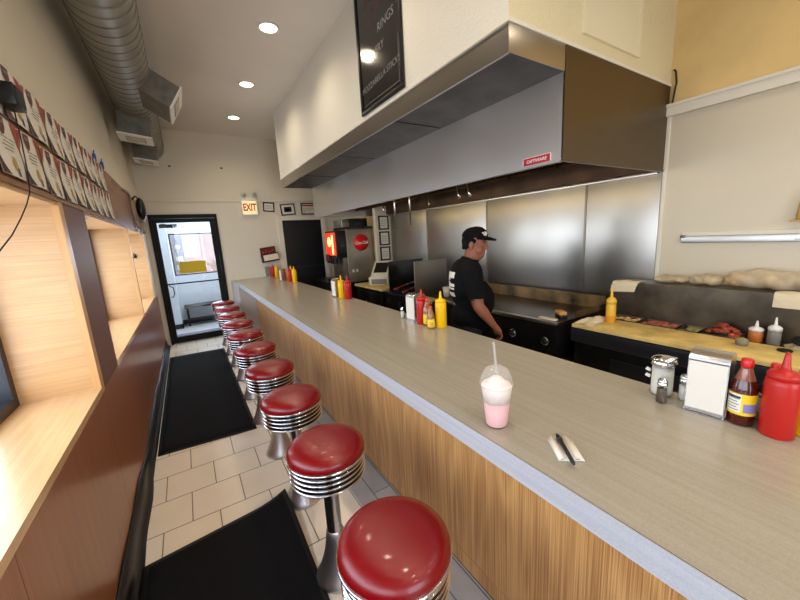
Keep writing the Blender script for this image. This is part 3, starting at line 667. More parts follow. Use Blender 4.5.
q = MB(); q.box((0, -.02, -.03), (.006, .02, .03), 0, None, .002); q.tube([(.006, -.01, -.02), (.04, -.02, -.03), (.045, -.025, .0)], .005); q.tube([(.006, .01, -.02), (.04, .02, -.03), (.045, .025, .0)], .005); q.tube([(.004, 0, .01), (.05, 0, .03), (.06, 0, .055)], .005)
o = q.build('coat_hook', M['blacksteel']); o.location = (-.64, 6.5985, 1.62); o.rotation_euler = (0, 0, -PI / 2); tag(o, 'small dark coat hook on the oak side of the farthest window bay', 'hook')
pk = thing('puck_light', 'tiny lit spot lamp under the header at the middle window bay', 'light', (-.535, 3.02, 1.944))
MB().lathe([(0, -.03), (.028, -.03), (.034, -.02), (.034, 0), (0, 0)], 20).build('housing', M['white'], pk)
MB().lathe([(0, -.048), (.016, -.044), (.024, -.0305)], 20).build('bulb', M['bulb'], pk)

# ------------------------------------------------------------------ floor mats
def floor_mat(name, label, x0, x1, y0, y1, skew=0, curl=False):
    t = thing(name, label, 'mat', ((x0 + x1) / 2, (y0 + y1) / 2, 0), 0, 'black floor mats in the aisle')
    w = (x1 - x0) / 2; l = (y1 - y0) / 2; nx, ny = 14, 30
    def gz(x, y):
        z = .010
        if curl and x > w - .2: z += .05 * ((x - w + .2) / .2) ** 2 * (.55 + .45 * math.sin((y + l) * 5.0 + 1.2))
        return z
    def grid(xa, xb, ya, yb, dz):
        vs = []; fs = []
        for j in range(ny + 1):
            for i in range(nx + 1):
                x = xa + (xb - xa) * i / nx; y = ya + (yb - ya) * j / ny
                vs.append((x, y + skew * (x / w), gz(x, y) + dz))
        for j in range(ny):
            for i in range(nx): a = j * (nx + 1) + i; fs.append([a, a + 1, a + nx + 2, a + nx + 1])
        n = len(vs); vs2 = vs + [(x, y, max(.001, z - .010)) for x, y, z in vs]; f2 = fs + [[q + n for q in f[::-1]] for f in fs]
        rim = [i for i in range(nx + 1)] + [j * (nx + 1) + nx for j in range(1, ny + 1)] + [ny * (nx + 1) + i for i in range(nx - 1, -1, -1)] + [j * (nx + 1) for j in range(ny - 1, 0, -1)]
        for a, b in zip(rim, rim[1:] + rim[:1]): f2.append([a, a + n, b + n, b])
        return MB().add(vs2, f2, 0, True)
    grid(-w, w, -l, l, -.002).build('rubber_border', M['matedge'], t)
    grid(-w + .025, w - .025, -l + .025, l - .025, .0).build('carpet_pile', M['matblack'], t)
    return t
floor_mat('floor_mat', 'black carpet floor mat lying in front of the glass door', -.435, .335, 3.255, 6.31, -.03)
floor_mat('floor_mat', 'black carpet floor mat with a curled edge beside the nearest stools', -.435, .345, -.6, 2.15, .045, True)

# ------------------------------------------------------------------ counter
ct = thing('counter', 'long diner counter with speckled beige top and oak laminate front', 'counter', (0, 0, 0))
CX, CY, CZ, CN = .742, 1.535, 1.04, -1.9
B((CX + .001, CN, CZ - .045, CY, YE - .004, CZ)).build('countertop', M['ctop'], ct)
B((CX - .006, CN, CZ - .074, CX - .0017, 6.55, CZ - .0004)).build('edge_trim', M['ctrim'], ct)
B((CX - .0017, CN, CZ - .02, CX + .0008, 6.55, CZ - .0008)).build('edge_line', M['darkpanel'], ct)
ycut = [CN, -.68, .55, 1.78, 3.01, 4.24, 5.47, 6.55]
for a, b in zip(ycut, ycut[1:]): B((.982, a + .0002, .10, 1.0, b - .0002, CZ - .046)).build('front_panel', M['oakZ'], ct)
for a, b in zip(ycut, ycut[1:]): B((.980, a + .0002, .012, 1.0, b - .0002, .0992)).build('kick_board', M['oakZ'], ct)
B((.981, CN, .004, 1.0, 6.55, .0115)).build('dark_joint', M['blackmatte'], ct)
B((1.0005, CN, .004, 1.5, YE - .004, CZ - .046)).build('body', M['blacksteel'], ct)
eb = MB(); eb.prism([(.72, 6.56), (.985, 6.56), (.985, 7.19), (.685, 7.19), (.69, 6.9)], CZ - .006, 0, None, .004)
eb.build('end_block', mat('grey_end_block', (196, 190, 184), .45), ct)

# ------------------------------------------------------------------ stools
def make_stool():
    t = thing('bar_stool', '', 'stool', (0, 0, 0), 0, 'row of red diner stools along the counter')
    rs = .184
    MB().lathe([(0, .692), (rs - .010, .692), (rs - .002, .702), (rs, .718), (rs - .004, .734), (rs - .016, .749), (rs - .04, .760), (rs - .085, .768), (rs - .13, .771), (0, .772)], 64).build('cushion', M['vinyl'], t)
    pr = [(0, .590), (.165, .590), (.176, .594)]
    for k in range(4):
        z = .596 + k * .0245; pr += [(.1770, z), (.1795, z + .0015), (.1802, z + .0035), (.1795, z + .0055), (.1770, z + .007), (.1755, z + .0075), (.1755, z + .0240)]
    pr += [(.184, .694), (.188, .698), (.188, .704), (.182, .708), (.178, .701), (0, .6915)]
    ring = MB().lathe(pr, 64).build('seat_ring', M['chrome'], t)
    gv = MB()
    for k in range(4): z = .596 + k * .0245 + .0076; gv.lathe([(.1756, z), (.1766, z + .0005), (.1766, z + .0155), (.1756, z + .0160)], 64)
    gv.build('groove_band', mat('reflection_dark_chrome', (58, 56, 56), .14, metal=1), ring)  # chrome darkened here: the black mat's reflection is put into the groove colour
    MB().cyl(.09, .578, .591, 32).build('seat_plate', M['black'], t)
    MB().cyl(.037, .20, .579, 32).build('column', M['chromesat'], t)
    MB().lathe([(0, .003), (.112, .003), (.115, .010), (.112, .022), (.104, .036), (.092, .060), (.078, .095), (.064, .140), (.053, .190), (.046, .235), (.042, .265), (.037, .272)], 48).build('pedestal_base', mat('satin_chrome', (214, 214, 218), .36, metal=1), t)
    return t
st = make_stool()
names = ['nearest to the viewer, seat seen from above', 'second from the near end of the row', 'third from the near end, its flared base in view', 'fourth from the near end of the row', 'fifth from the near end of the row', 'sixth from the near end, midway down the row', 'seventh from the near end, fourth from the door', 'eighth from the near end, third from the door', 'ninth from the near end, second from the door', 'last of the row, closest to the glass door']
for i in range(10):
    loc = (.438, .835 + .63 * i, .0); lab = 'red vinyl and chrome counter stool, ' + names[i]
    if i == 0: st.location = loc; st['label'] = lab; st.rotation_euler = (0, 0, 0)
    else: dup(st, loc, .7 * i, lab)

# ------------------------------------------------------------------ counter-top things
def napkin_dispenser(label, x, y, rz, group='napkin dispensers on the counter'):
    t = thing('napkin_dispenser', label, 'napkin dispenser', (x, y, CZ), rz, group)
    # local -x faces the customers
    w, d, hh = .052, .055, .190
    q = MB(); q.box((-d, -w, .004), (d, -w + .003, hh)).box((-d, w - .003, .004), (d, w, hh)).box((-d - .01, -w - .002, .001), (d + .01, w + .002, .006))
    seg = 10; vs = []; fs = []
    for k in range(seg + 1):
        a = PI * k / seg; xx = -d * math.cos(a); zz = hh + .026 * math.sin(a); vs += [(xx, -w, zz), (xx, w, zz)]
    for k in range(seg): fs.append([2 * k, 2 * k + 1, 2 * k + 3, 2 * k + 2])
    fs.append([2 * k for k in range(seg + 1)]); fs.append([2 * k + 1 for k in range(seg, -1, -1)])
    q.add(vs, fs, 0, False); q.build('steel_case', M['chromesat'], t)
    q = MB()
    for s_ in (-1, 1):
        q.box((s_ * d - (.006 if s_ > 0 else .002), -w + .003, .012), (s_ * d + (.002 if s_ > 0 else .006), w - .003, hh - .004))
    q.box((-d + .003, -w + .004, .008), (d - .003, w - .004, hh - .01)); q.build('napkins', M['paper'], t)
    MB().box((-d - .0075, -w + .004, .008), (-d - .0025, w - .004, .018)).build('lip', M['chromesat'], t)
    return t
nd = napkin_dispenser('white-faced chrome napkin dispenser between the sugar jar and the red squeeze bottle', 1.470, .375, R(6))
def squeeze(name, label, x, y, m, group, s=1.0):
    t = thing(name, label, 'squeeze bottle', (x, y, CZ), 0, group)
    MB().lathe([(0, 0), (.036, 0), (.0395, .004), (.0395, .165), (.038, .178), (.034, .183), (0, .183)], 40).build('bottle_body', m, t)
    c = MB(); c.lathe([(.033, .183), (.037, .184), (.037, .196), (.032, .202), (.018, .205), (.012, .210), (.0095, .222), (.0062, .255), (.0035, .262), (0, .262)], 32).build('nozzle_cap', m, t)
    return t
G = 'ketchup and mustard bottles on the counter'
squeeze('ketchup_bottle', 'large red squeeze bottle at the near end of the counter', 1.440, .203, M['red'], G)
squeeze('mustard_bottle', 'yellow squeeze bottle half hidden behind the large near red bottle', 1.512, .150, M['yellow'], G)
def sauce_bottle(label, x, y, s=1.0, liquid='sauce', neck='saucelite', lab=1, group='hot sauce bottles on the counter', rz=0):
    t = thing('sauce_bottle', label, 'sauce bottle', (x, y, CZ), rz, group)
    q = lambda L_: [(r * s, z * s) for r, z in L_]
    MB().lathe(q([(0, 0), (.029, 0), (.032, .004), (.032, .112), (.030, .124), (.024, .144)]), 36).build('glass_body', M[liquid], t)
    MB().lathe(q([(.024, .144), (.018, .162), (.0135, .178), (.0125, .186), (0, .186)]), 32).build('bottle_neck', M[neck], t)
    MB().lathe(q([(0, .184), (.0145, .184), (.0150, .188), (.0145, .205), (.0125, .209), (0, .209)]), 28).build('screw_cap', M['redcap'], t)
    # curved paper label on the customer side (local -x)
    def wrap(a0, a1, z0, z1, rr, mi, mb, nn=10):
        vs = []; fs = []
        for k in range(nn + 1):
            a = R(a0 + (a1 - a0) * k / nn); vs += [(rr * math.cos(a), rr * math.sin(a), z0 * s), (rr * math.cos(a), rr * math.sin(a), z1 * s)]
        for k in range(nn): fs.append([2 * k, 2 * k + 2, 2 * k + 3, 2 * k + 1])
        mb.add(vs, fs, mi, True)
    lb = MB(); rr = .0326 * s
    if lab == 1:
        wrap(95, 285, .036, .104, rr, 0, lb); wrap(118, 188, .044, .101, rr + .0004, 1, lb); wrap(198, 262, .046, .074, rr + .0004, 2, lb)
        for k in range(5): wrap(126, 180 - 8 * (k % 2), .050 + .009 * k, .0525 + .009 * k, rr + .0008, 3, lb, 6)
        wrap(122, 184, .089, .096, rr + .0008, 4, lb, 6)
    else:
        wrap(110, 300, .02, .09, rr, 0, lb); wrap(190, 250, .04, .066, rr + .0004, 5, lb, 6); wrap(180, 260, .028, .034, rr + .0004, 6, lb, 6)
    lb.build('label', [M['labely'], M['labelw'], M['labelp'], M['ink'], M['navyprint'], M['gold'], M['redprint']], t)
    return t
sauce_bottle('dark red hot sauce bottle with yellow label standing between napkins and the large red bottle', 1.448, .285, 1.04)
sauce_bottle('red-capped sauce bottle hidden behind the dark hot sauce bottle', 1.512, .232, .96)
# sugar pourer
sg = thing('sugar_pourer', 'glass sugar pourer with chrome lid beside the near napkin dispenser', 'sugar dispenser', (1.480, .515, CZ))
oc = 12
MB().lathe([(0, .002), (.036, .002), (.040, .008), (.0365, .03), (.0365, .115), (.040, .128)], oc, 0, None, False).build('glass_jar', M['glass'], sg)
MB().lathe([(0, .006), (.033, .006), (.034, .02), (.034, .108), (0, .112)], 24).build('sugar', M['sugar'], sg)
MB().lathe([(.041, .122), (.042, .124), (.042, .134), (.039, .142), (.033, .149), (.018, .154), (0, .155)], 32).build('chrome_lid', M['chrome'], sg)
MB().box((-.012, -.038, .146), (.012, -.018, .156), 0, None, .002).build('pour_flap', M['chrome'], sg)
q = MB(); q.tube([(-.0, .040, .06), (.0, .055, .065)], .007); q.tube([(.0, .040, .085), (.0, .055, .09)], .007); q.build('side_knob', M['white'], sg)
def shaker(label, x, y, fill, sc=1):
    t = thing('shaker', label, 'shaker', (x, y, CZ), 0, 'salt and pepper shakers')
    MB().lathe([(0, .0015), (.0165 * sc, .0015), (.0185 * sc, .004), (.0175 * sc, .03 * sc), (.0165 * sc, .062 * sc), (.0135 * sc, .068 * sc)], 10, 0, None, False).build('glass_body', M['glass'], t)
    MB().lathe([(0, .003), (.0155 * sc, .003), (.0150 * sc, .055 * sc), (0, .056 * sc)], 16).build('contents', M[fill], t)
    MB().lathe([(.0145 * sc, .066 * sc), (.0165 * sc, .068 * sc), (.0165 * sc, .076 * sc), (.0145 * sc, .078 * sc), (.0155 * sc, .080 * sc), (.0155 * sc, .086 * sc), (.011 * sc, .093 * sc), (0, .096 * sc)], 24).build('chrome_cap', M['chrome'], t)
    return t
shaker('pepper shaker with chrome cap in front of the sugar pourer', 1.408, .487, 'pepper')
shaker('salt shaker with chrome cap between sugar pourer and napkin dispenser', 1.490, .447, 'sugar', 1.05)
# second set, in front of the cook
dup(nd, (1.475, 2.16, CZ), R(4), 'white-faced chrome napkin dispenser in the set in front of the cook')
squeeze('ketchup_bottle', 'red squeeze bottle next to the napkin dispenser in front of the cook', 1.440, 2.03, M['red'], G)
squeeze('mustard_bottle', 'tall yellow squeeze bottle directly beside the cook', 1.478, 1.852, M['yellow'], G)
sauce_bottle('small amber sauce bottle with red cap standing foremost before the yellow bottle near the cook', 1.400, 1.868, .80, 'amber', 'amber', 2, rz=R(20))
sauce_bottle('amber sauce bottle with orange cap between red and yellow bottles near the cook', 1.435, 1.955, .98, 'amber', 'amber', 2, rz=R(20))
shaker('shaker with chrome cap beside the napkin dispenser in front of the cook', 1.43, 2.29, 'sugar', .95)
# third set
dup(nd, (1.455, 3.72, CZ), R(3), 'white-faced chrome napkin dispenser in the middle set by the soda machine')
squeeze('mustard_bottle', 'yellow squeeze bottle of the middle set, before the soda machine', 1.445, 3.585, M['yellow'], G)
squeeze('ketchup_bottle', 'red squeeze bottle of the middle set, before the soda machine', 1.475, 3.475, M['red'], G)
# fourth set
dup(nd, (1.40, 6.06, CZ), R(2), 'white-faced chrome napkin dispenser in the set before the dark door')
squeeze('ketchup_bottle', 'red squeeze bottle of the set standing before the dark door', 1.455, 5.84, M['red'], G)
squeeze('mustard_bottle', 'yellow squeeze bottle at the counter edge before the dark door', 1.49, 5.70, M['yellow'], G)
squeeze('mustard_bottle', 'yellow squeeze bottle hidden behind the red one before the dark door', 1.44, 5.97, M['yellow'], G).location = (1.500, 5.93, CZ)
# fifth set against the far wall
dup(nd, (1.34, 7.08, CZ), R(2), 'white-faced chrome napkin dispenser against the far wall')
squeeze('ketchup_bottle', 'red squeeze bottle standing against the far wall below the leaflet box', 1.42, 6.98, M['red'], G)
squeeze('mustard_bottle', 'yellow squeeze bottle standing against the far wall below the leaflet box', 1.47, 6.88, M['yellow'], G)

# milkshake
ms = thing('milkshake_cup', 'clear plastic cup of pink milkshake with domed lid standing on the counter', 'milkshake', (.826, .750, CZ)); ms.scale = (1.16, 1.16, 1.04)
MB().lathe([(0, .002), (.029, .002), (.031, .006), (.0445, .140), (.046, .144)], 40).build('cup', M['plastic_clear'], ms)
MB().lathe([(0, .004), (.0286, .005), (.0308, .008), (.0386, .088), (0, .089)], 40).build('pink_shake', M['pink'], ms)
q = MB(); q.lathe([(0, .0895), (.0387, .0885), (.0436, .138), (.040, .146), (.032, .151), (.024, .158), (.016, .166), (.008, .172), (0, .174)], 40); q.build('whipped_cream', M['cream_foam'], ms)
MB().lathe([(.044, .140), (.0485, .142), (.0485, .149), (.0465, .151), (.0445, .165), (.039, .184), (.029, .199), (.014, .208), (.006, .210)], 40).build('dome_lid', M['dome'], ms)
MB().tube([(.004, .0, .16), (.0, .003, .22), (-.004, .006, .285)], .0034, 12, caps=False).build('straw', mat('pale_straw', (196, 188, 176), .3, alpha=.6), ms)
# folded slip with a pen
sp_ = thing('folded_napkin', 'small folded white paper on the counter under the pen', 'napkin', (.876, .530, CZ + .001), R(-39))
q = MB(); nx = 16; vs = []; fs = []
prof = [(-.040, .004), (-.032, .012), (-.022, .010), (-.010, .004), (0, .002), (.008, .007), (.016, .014), (.026, .013), (.036, .006), (.044, .004)]
for j, yy in enumerate((-.052, .0, .052)):
    for x, z in prof: vs.append((x * .82, yy, z * (1 + .12 * (j - 1))))
n_ = len(prof)
for j in range(2):
    for i in range(n_ - 1): a = j * n_ + i; fs.append([a, a + 1, a + n_ + 1, a + n_])
q.add(vs, fs, 0, True); q.add([(x, y, max(0, z - .003)) for x, y, z in vs], [f[::-1] for f in fs], 0, True)
m_ = len(vs); 
for a, b in [(i, i + 1) for i in range(n_ - 1)]: q.f.append([a, b, b + m_, a + m_]); q.mi.append(0); q.sm.append(False)
for a, b in [(2 * n_ + i, 2 * n_ + i + 1) for i in range(n_ - 1)]: q.f.append([a, b, b + m_, a + m_]); q.mi.append(0); q.sm.append(False)
q.box((-.034, -.050, 0), (.035, .050, .003)); q.build('paper_sheet', M['paper'], sp_)
pn = thing('pen', 'dark ballpoint pen lying across the folded paper', 'pen', (.866, .526, CZ + .012), R(51))
mp_ = Matrix.Rotation(PI / 2, 4, 'Y')
MB().lathe([(0, -.075), (.003, -.075), (.0045, -.07), (.0048, -.02), (.0046, .035)], 14, 0, mp_).build('barrel', M['pencase'], pn)
MB().lathe([(.0046, .035), (.0066, .036), (.0062, .045), (.004, .062), (.001, .072), (0, .072)], 14, 0, mp_).build('clip_end', M['black'], pn)
pn.location.z = CZ + .0165; pn.scale = (1.0, 1.3, 1.3); pn.rotation_euler = (0, 0, R(51))

# ------------------------------------------------------------------ kitchen line
# prep table
PX, PZ = 2.50, .94
pt = thing('prep_table', 'black refrigerated prep table with raised steel back under the white wall', 'prep table', (0, 0, 0))
PA, PB = -1.2, 1.50
B((2.56, PA, .08, 3.27, PB, .865)).build('cabinet', M['blacksteel'], pt)
B((2.52, PA, .866, 3.27, PB + .005, .912)).build('top_frame', M['darkpanel'], pt)
B((2.505, PA, .80, 2.555, PB + .005, .905), bev=.006).build('front_rail', M['darkpanel'], pt)
for a, b in ((-1.15, -.35), (-.30, .52), (.57, 1.43)):
    dd = B((2.54, a, .14, 2.56, b, .79), bev=.004).build('cabinet_door', M['blacksteel'], pt)
    B((2.532, a + .10, .55, 2.54, b - .22, .72), bev=.003).build('pull_recess', M['darkpanel'], dd)
B((3.05, PA, .912, 3.062, PB - .02, 1.215), (3.05, PA, 1.205, 3.275, PB - .02, 1.217), (3.038, PA, 1.195, 3.05, PB - .02, 1.217)).build('raised_back', mat('reflection_dark_back', (92, 82, 68), .36, metal=.8, noise=.25, nscale=5), pt)  # steel with its dark reflection put into the base colour
for yv in (PA + .08, PB - .12):
    for xv in (2.62, 3.2): MB().cyl(.03, 0, .08, 16, 0, None, None, (xv, yv)).build('foot', M['black'], pt)
cbd = B((2.50, PA + .01, .913, 2.845, PB - .005, .940), bev=.004).build('cutting_board', M['board']); tag(cbd, 'long yellowed cutting board along the front of the prep table', 'cutting board')
# food pans
def food_pan(label, y0, y1, food, heap):
    t = thing('food_pan', label, 'food pan', (2.955, (y0 + y1) / 2, .9125), 0, 'food pans along the prep table')
    w, l = .085, (y1 - y0) / 2 - .004
    B((-w, -l, 0, w, l, .004), (-w, -l, 0, -w + .004, l, .026), (w - .004, -l, 0, w, l, .026), (-w, -l, 0, w, -l + .004, .026), (-w, l - .004, 0, w, l, .026)).build('steel_pan', M['ssdark'], t)
    q = MB(); rnd = random.Random(int(y0 * 100)); 
    for k in range(40 if heap else 16):
        px, py = rnd.uniform(-w + .02, w - .02), rnd.uniform(-l + .02, l - .02); hz = heap * max(0, 1 - (px / w) ** 2 - (py / l) ** 2)
        q.sphere((px, py, .012 + hz * rnd.uniform(.6, 1)), .022, 8, 6, 0, (1, rnd.uniform(.7, 1.4), .5), Matrix.Rotation(rnd.uniform(0, 3), 3, 'Z'))
    q.build('food', M[food], t)['kind'] = 'stuff'
    return t
food_pan('steel pan with light brown food nearest the yellow bottle on the prep table', 1.20, 1.46, 'bread', .0)
food_pan('steel pan of pink sliced food, second from the griddle end', .95, 1.195, 'ham', .015)
food_pan('steel pan of dark food between the pink slices and the red heap', .82, .945, 'green', .0)
food_pan('steel pan heaped with red sliced food', .62, .815, 'meat', .075)
# small things on the prep table
def short_bottle(label, x, y, z, body, cap='white', hh=.1, r=.032):
    t = thing('squeeze_bottle', label, 'squeeze bottle', (x, y, z), 0, 'kitchen squeeze bottles')
    MB().lathe([(0, 0), (r - .002, 0), (r, .004), (r, hh * .62), (r - .003, hh * .68)], 28).build('bottle_body', M[body] if isinstance(body, str) else body, t)
    MB().lathe([(r - .004, hh * .68), (r + .001, hh * .68), (r + .001, hh * .82), (r * .7, hh * .9), (r * .3, hh * .93), (r * .2, hh * 1.15), (r * .12, hh * 1.3), (0, hh * 1.3)], 28).build('nozzle_cap', M[cap] if isinstance(cap, str) else cap, t)
    return t
clr = mat('clear_bottle', (196, 190, 176), .25, trans=.6, ior=1.3)
short_bottle('short orange sauce bottle with white nozzle beside the red heap', 2.965, .566, .9125, 'orange', 'white', .105, .034)
short_bottle('short clear squeeze bottle with white nozzle, near the white cloth', 2.955, .475, .9125, clr, 'white', .13, .030).location = (2.955, .485, .917)
yb = short_bottle('tall yellow sauce bottle standing on the cutting board at the griddle end', 2.74, 1.325, PZ + .0005, 'yellowsq', 'yellowsq', .215, .034)
MB().lathe([(.0345, .004), (.0345, .055)], 28).build('sauce_fill', M['butter'], yb)
bw = thing('sauce_cup', 'small cup of olive green sauce on the cutting board', 'cup', (2.735, .575, PZ))
MB().lathe([(0, .001), (.026, .001), (.034, .034), (.032, .034), (.025, .005), (0, .005)], 24).build('cup', clr, bw)
MB().lathe([(0, .006), (.025, .006), (.031, .030), (.018, .042), (0, .050)], 24).build('sauce', M['green'], bw)
def crumple(name, label, cx, cy, z, sx, sy, hh, seed, rz=0, m='towel', cat='towel'):
    rnd = random.Random(seed); q = MB(); nx, ny = 14, 12; ph = [rnd.uniform(0, 6) for _ in range(6)]; vs = []; fs = []
    mx = place((cx, cy, z), 0, 0, rz)
    for j in range(ny + 1):
        for i in range(nx + 1):
            u, v = i / nx * 2 - 1, j / ny * 2 - 1
            e = max(0, 1 - max(abs(u), abs(v)) ** 3)
            zz = .004 + hh * e * (.55 + .28 * math.sin(u * 4 + ph[0] + v * 2) + .22 * math.sin(v * 6 + ph[1]) + .15 * math.sin((u + v) * 9 + ph[2]))
            vs.append((sx * u * (1 + .12 * math.sin(v * 3 + ph[3])), sy * v * (1 + .15 * math.sin(u * 3 + ph[4])), max(.003, zz)))
    for j in range(ny):
        for i in range(nx): a = j * (nx + 1) + i; fs.append([a, a + 1, a + nx + 2, a + nx + 1])
    q.add(vs, fs, 0, True, mx); q.add([(x, y, max(.0005, zz - .004)) for x, y, zz in vs], [f[::-1] for f in fs], 0, True, mx)
    return tag(q.build(name, M[m]), label, cat)
crumple('kitchen_towel', 'crumpled cream towel at the griddle end of the cutting board', 2.68, 1.42, PZ, .15, .065, .035, 3)
crumple('kitchen_towel', 'white crumpled cloth at the near end of the prep table', 2.95, .33, .9135, .085, .10, .045, 8)
o = MB().lathe([(0, .0), (.052, 0), (.055, .006), (.05, .014), (0, .016)], 28).build('round_lid', M['blackmatte']); o.location = (2.935, .36, .962); o.rotation_euler = (R(4), R(-14), 0); tag(o, 'larger black round lid lying on the white cloth', 'lid', 'black lids on the prep table')
o = MB().lathe([(0, .0), (.030, 0), (.032, .005), (.029, .009), (0, .010)], 24).build('round_lid', M['blackmatte']); o.location = (2.76, .405, PZ + .001); tag(o, 'smaller black round lid lying on the cutting board', 'lid', 'black lids on the prep table')
# towels over the raised back
def drape(name, label, y0, y1, drop, x=3.05, z=1.218, skew=0):
    q = MB(); nx, ny = 10, 8; vs = []; fs = []
    pts = [(x + .06, z + .003), (x + .03, z + .006), (x + .0, z + .004), (x - .018, z - .005), (x - .020, z - drop * .5), (x - .022, z - drop)]
    for i in range(ny + 1):
        y = y0 + (y1 - y0) * i / ny
        for k, (a, b) in enumerate(pts): vs.append((a + .002 * math.sin(i * 2 + k), y + skew * (k / 5 - .5), b + .004 * math.sin(i * 1.3 + k * .8) * (k < 3) - (skew * .3 * (i / ny) if k == 5 else 0)))
    n = len(pts)
    for i in range(ny):
        for k in range(n - 1): a = i * n + k; fs.append([a, a + 1, a + n + 1, a + n])
    q.add(vs, fs, 0, True); q.add([(a + .003, y, b + .003) for a, y, b in vs], [f[::-1] for f in fs], 0, True)
    return tag(q.build(name, M['towel']), label, 'towel')
drape('kitchen_towel', 'cream towel hanging off the raised steel back above the tall yellow bottle', 1.27, 1.46, .075, skew=.05)
drape('kitchen_towel', 'white towel hanging over the raised steel back at the near end', .27, .525, .085)
# plastic bags of bread on the ledge
def bag(label, y0, y1, hh, seed):
    t = thing('bread_bag', label, 'bag', (3.195, (y0 + y1) / 2, 1.218), 0, 'bread bags on the raised back'); rnd = random.Random(seed); l = (y1 - y0) / 2
    q = MB(); nn = max(3, int(l * 14))
    for k in range(nn): q.sphere((rnd.uniform(-.012, .0), -l + .06 + (2 * l - .12) * k / max(1, nn - 1), hh * .42), hh * .40, 14, 8, 0, (1.0, 1.2, .9), Matrix.Rotation(rnd.uniform(-.2, .2), 3, 'Z'))
    q.build('bread', M['bread'], t)
    q = MB(); nx, ny = 14, 22; vs = []; fs = []
    for j in range(ny + 1):
        v = j / ny * 2 - 1; env = (max(0, 1 - abs(v) ** 4)) ** .5
        for i in range(nx):
            a = 2 * PI * i / nx; rr = 1 + .10 * math.sin(3 * a + 5 * v + seed) + .10 * math.sin(9 * v + a * 2 + seed)
            vs.append((.075 * env * rr * math.cos(a), v * l, max(.002, hh * .5 + hh * .52 * env * rr * math.sin(a))))
    for j in range(ny):
        for i in range(nx): k = (i + 1) % nx; fs.append([j * nx + i, j * nx + k, (j + 1) * nx + k, (j + 1) * nx + i])
    q.add(vs, fs, 0, True); q.build('plastic_wrap', M['bag'], t)
    return t
bag('flat clear plastic bag on the raised back next to the steel wall panels', 1.0, 1.22, .055, 1)
bag('plastic bread bag in the middle of the raised back', .805, .99, .075, 4)
bag('bulky plastic bread bag at the near end of the raised back', .36, .80, .12, 9)
# ticket rail and bundle above it
tr = thing('ticket_rail', 'long silver order ticket rail on the white wall board', 'ticket rail', (3.283, .35, 1.565))
B((-.012, -.75, -.010, -.0005, .75, .034), bev=.003).build('rail', M['trimw'], tr)
B((-.024, -.75, -.046, -.0125, .75, .006), bev=.004).build('front_strip', M['ss'], tr)
MB().lathe([(0, 0), (.013, 0), (.013, .03), (0, .03)], 14, 0, basis((-.014, .752, .0), (1, 0, 0), (0, 0, 1))).build('end_cap', M['ssdark'], tr)
text('rail_mark', 'KIND', .020, M['ink'], tr, basis((-.0246, .135, -.028), (0, -1, 0), (0, 0, 1)), 0, .0003)
o = MB(); o.lathe([(0, 0), (.022, .0), (.025, .02), (.02, .09), (.012, .14), (.008, .17), (0, .175)], 14); o.box((-.03, -.045, -.012), (.03, .045, 0))
o = o.build('wicker_bell', M['gold']); o.location = (3.248, .495, 1.655); tag(o, 'small tan ornament on the white wall just above the ticket rail', 'ornament')
q = MB(); q.tube([(3.292, 1.25, 2.46), (3.285, 1.24, 2.56), (3.29, 1.232, 2.66), (3.288, 1.225, 2.70), (3.29, 1.236, 2.78), (3.294, 1.25, 2.80)], .006, 8)
tag(q.build('wall_cable', M['cable']), 'short black cable poking out beside the hood end at the yellow wall', 'cable')
# griddle
gr = thing('griddle', 'wide flat-top griddle with black knob front in front of the cook', 'griddle', (0, 0, 0))
GA, GB = 1.60, 3.10
B((2.50, GA, .895, 3.22, GB, .925)).build('cooking_plate', M['griddle'], gr)
B((3.20, GA, .925, 3.225, GB, 1.045), (2.75, GA, .925, 3.20, GA + .015, .975), (2.75, GB - .015, .925, 3.20, GB, 1.02)).build('splash_guard', M['griddleback'], gr)
B((2.455, GA, .905, 2.50, GB, .93), bev=.004).build('front_ledge', M['ssY'], gr)
B((2.47, GA, .60, 3.22, GB, .894)).build('body', M['blacksteel'], gr)
for yv in (1.705, 2.04, 2.40, 2.75):
    kn = MB(); m_ = basis((2.47, yv, .755), (0, -1, 0), (0, 0, 1)) @ Matrix.Rotation(PI, 4, 'Y') @ Matrix.Rotation(PI, 4, 'Y')
    m2_ = Matrix(((0, 0, -1, 2.47), (0, 1, 0, yv), (1, 0, 0, .755), (0, 0, 0, 1)))
    kb = MB(); kb.lathe([(0, 0), (.036, 0), (.036, .008), (.028, .012), (.026, .03), (0, .032)], 24, 0, m2_); k0 = kb.build('control_knob', M['black'], gr)
    MB().lathe([(.030, .0085), (.037, .009), (.035, .0125), (.030, .012)], 24, 0, m2_).build('bezel', M['chrome'], k0)
for yv in (GA + .06, GB - .1):
    for xv in (2.54, 3.14): B((xv, yv, .0, xv + .04, yv + .04, .6)).build('leg', M['ssdark'], gr)
B((2.5, GA + .02, .22, 3.2, GB - .02, .25)).build('under_shelf', M['blacksteel'], gr)
o = thing('grill_brick', 'tan block with dark base lying on the front corner of the griddle', 'grill brick', (2.68, 1.70, .926), R(58))
MB().box((-.05, -.03, .0), (.05, .03, .022), 0, None, .003).build('holder', M['darkpanel'], o); MB().box((-.055, -.028, .0225), (.055, .034, .058), 0, None, .012).build('block', mat('tan_block', (206, 150, 86), .8, noise=.2, nscale=30), o)
o = MB().box((2.50, 1.64, .931), (2.545, 1.80, .945), 0, None, .003).build('scraper_blade', M['papercream']); tag(o, 'pale flat scraper lying on the griddle edge next to the tan block', 'scraper')
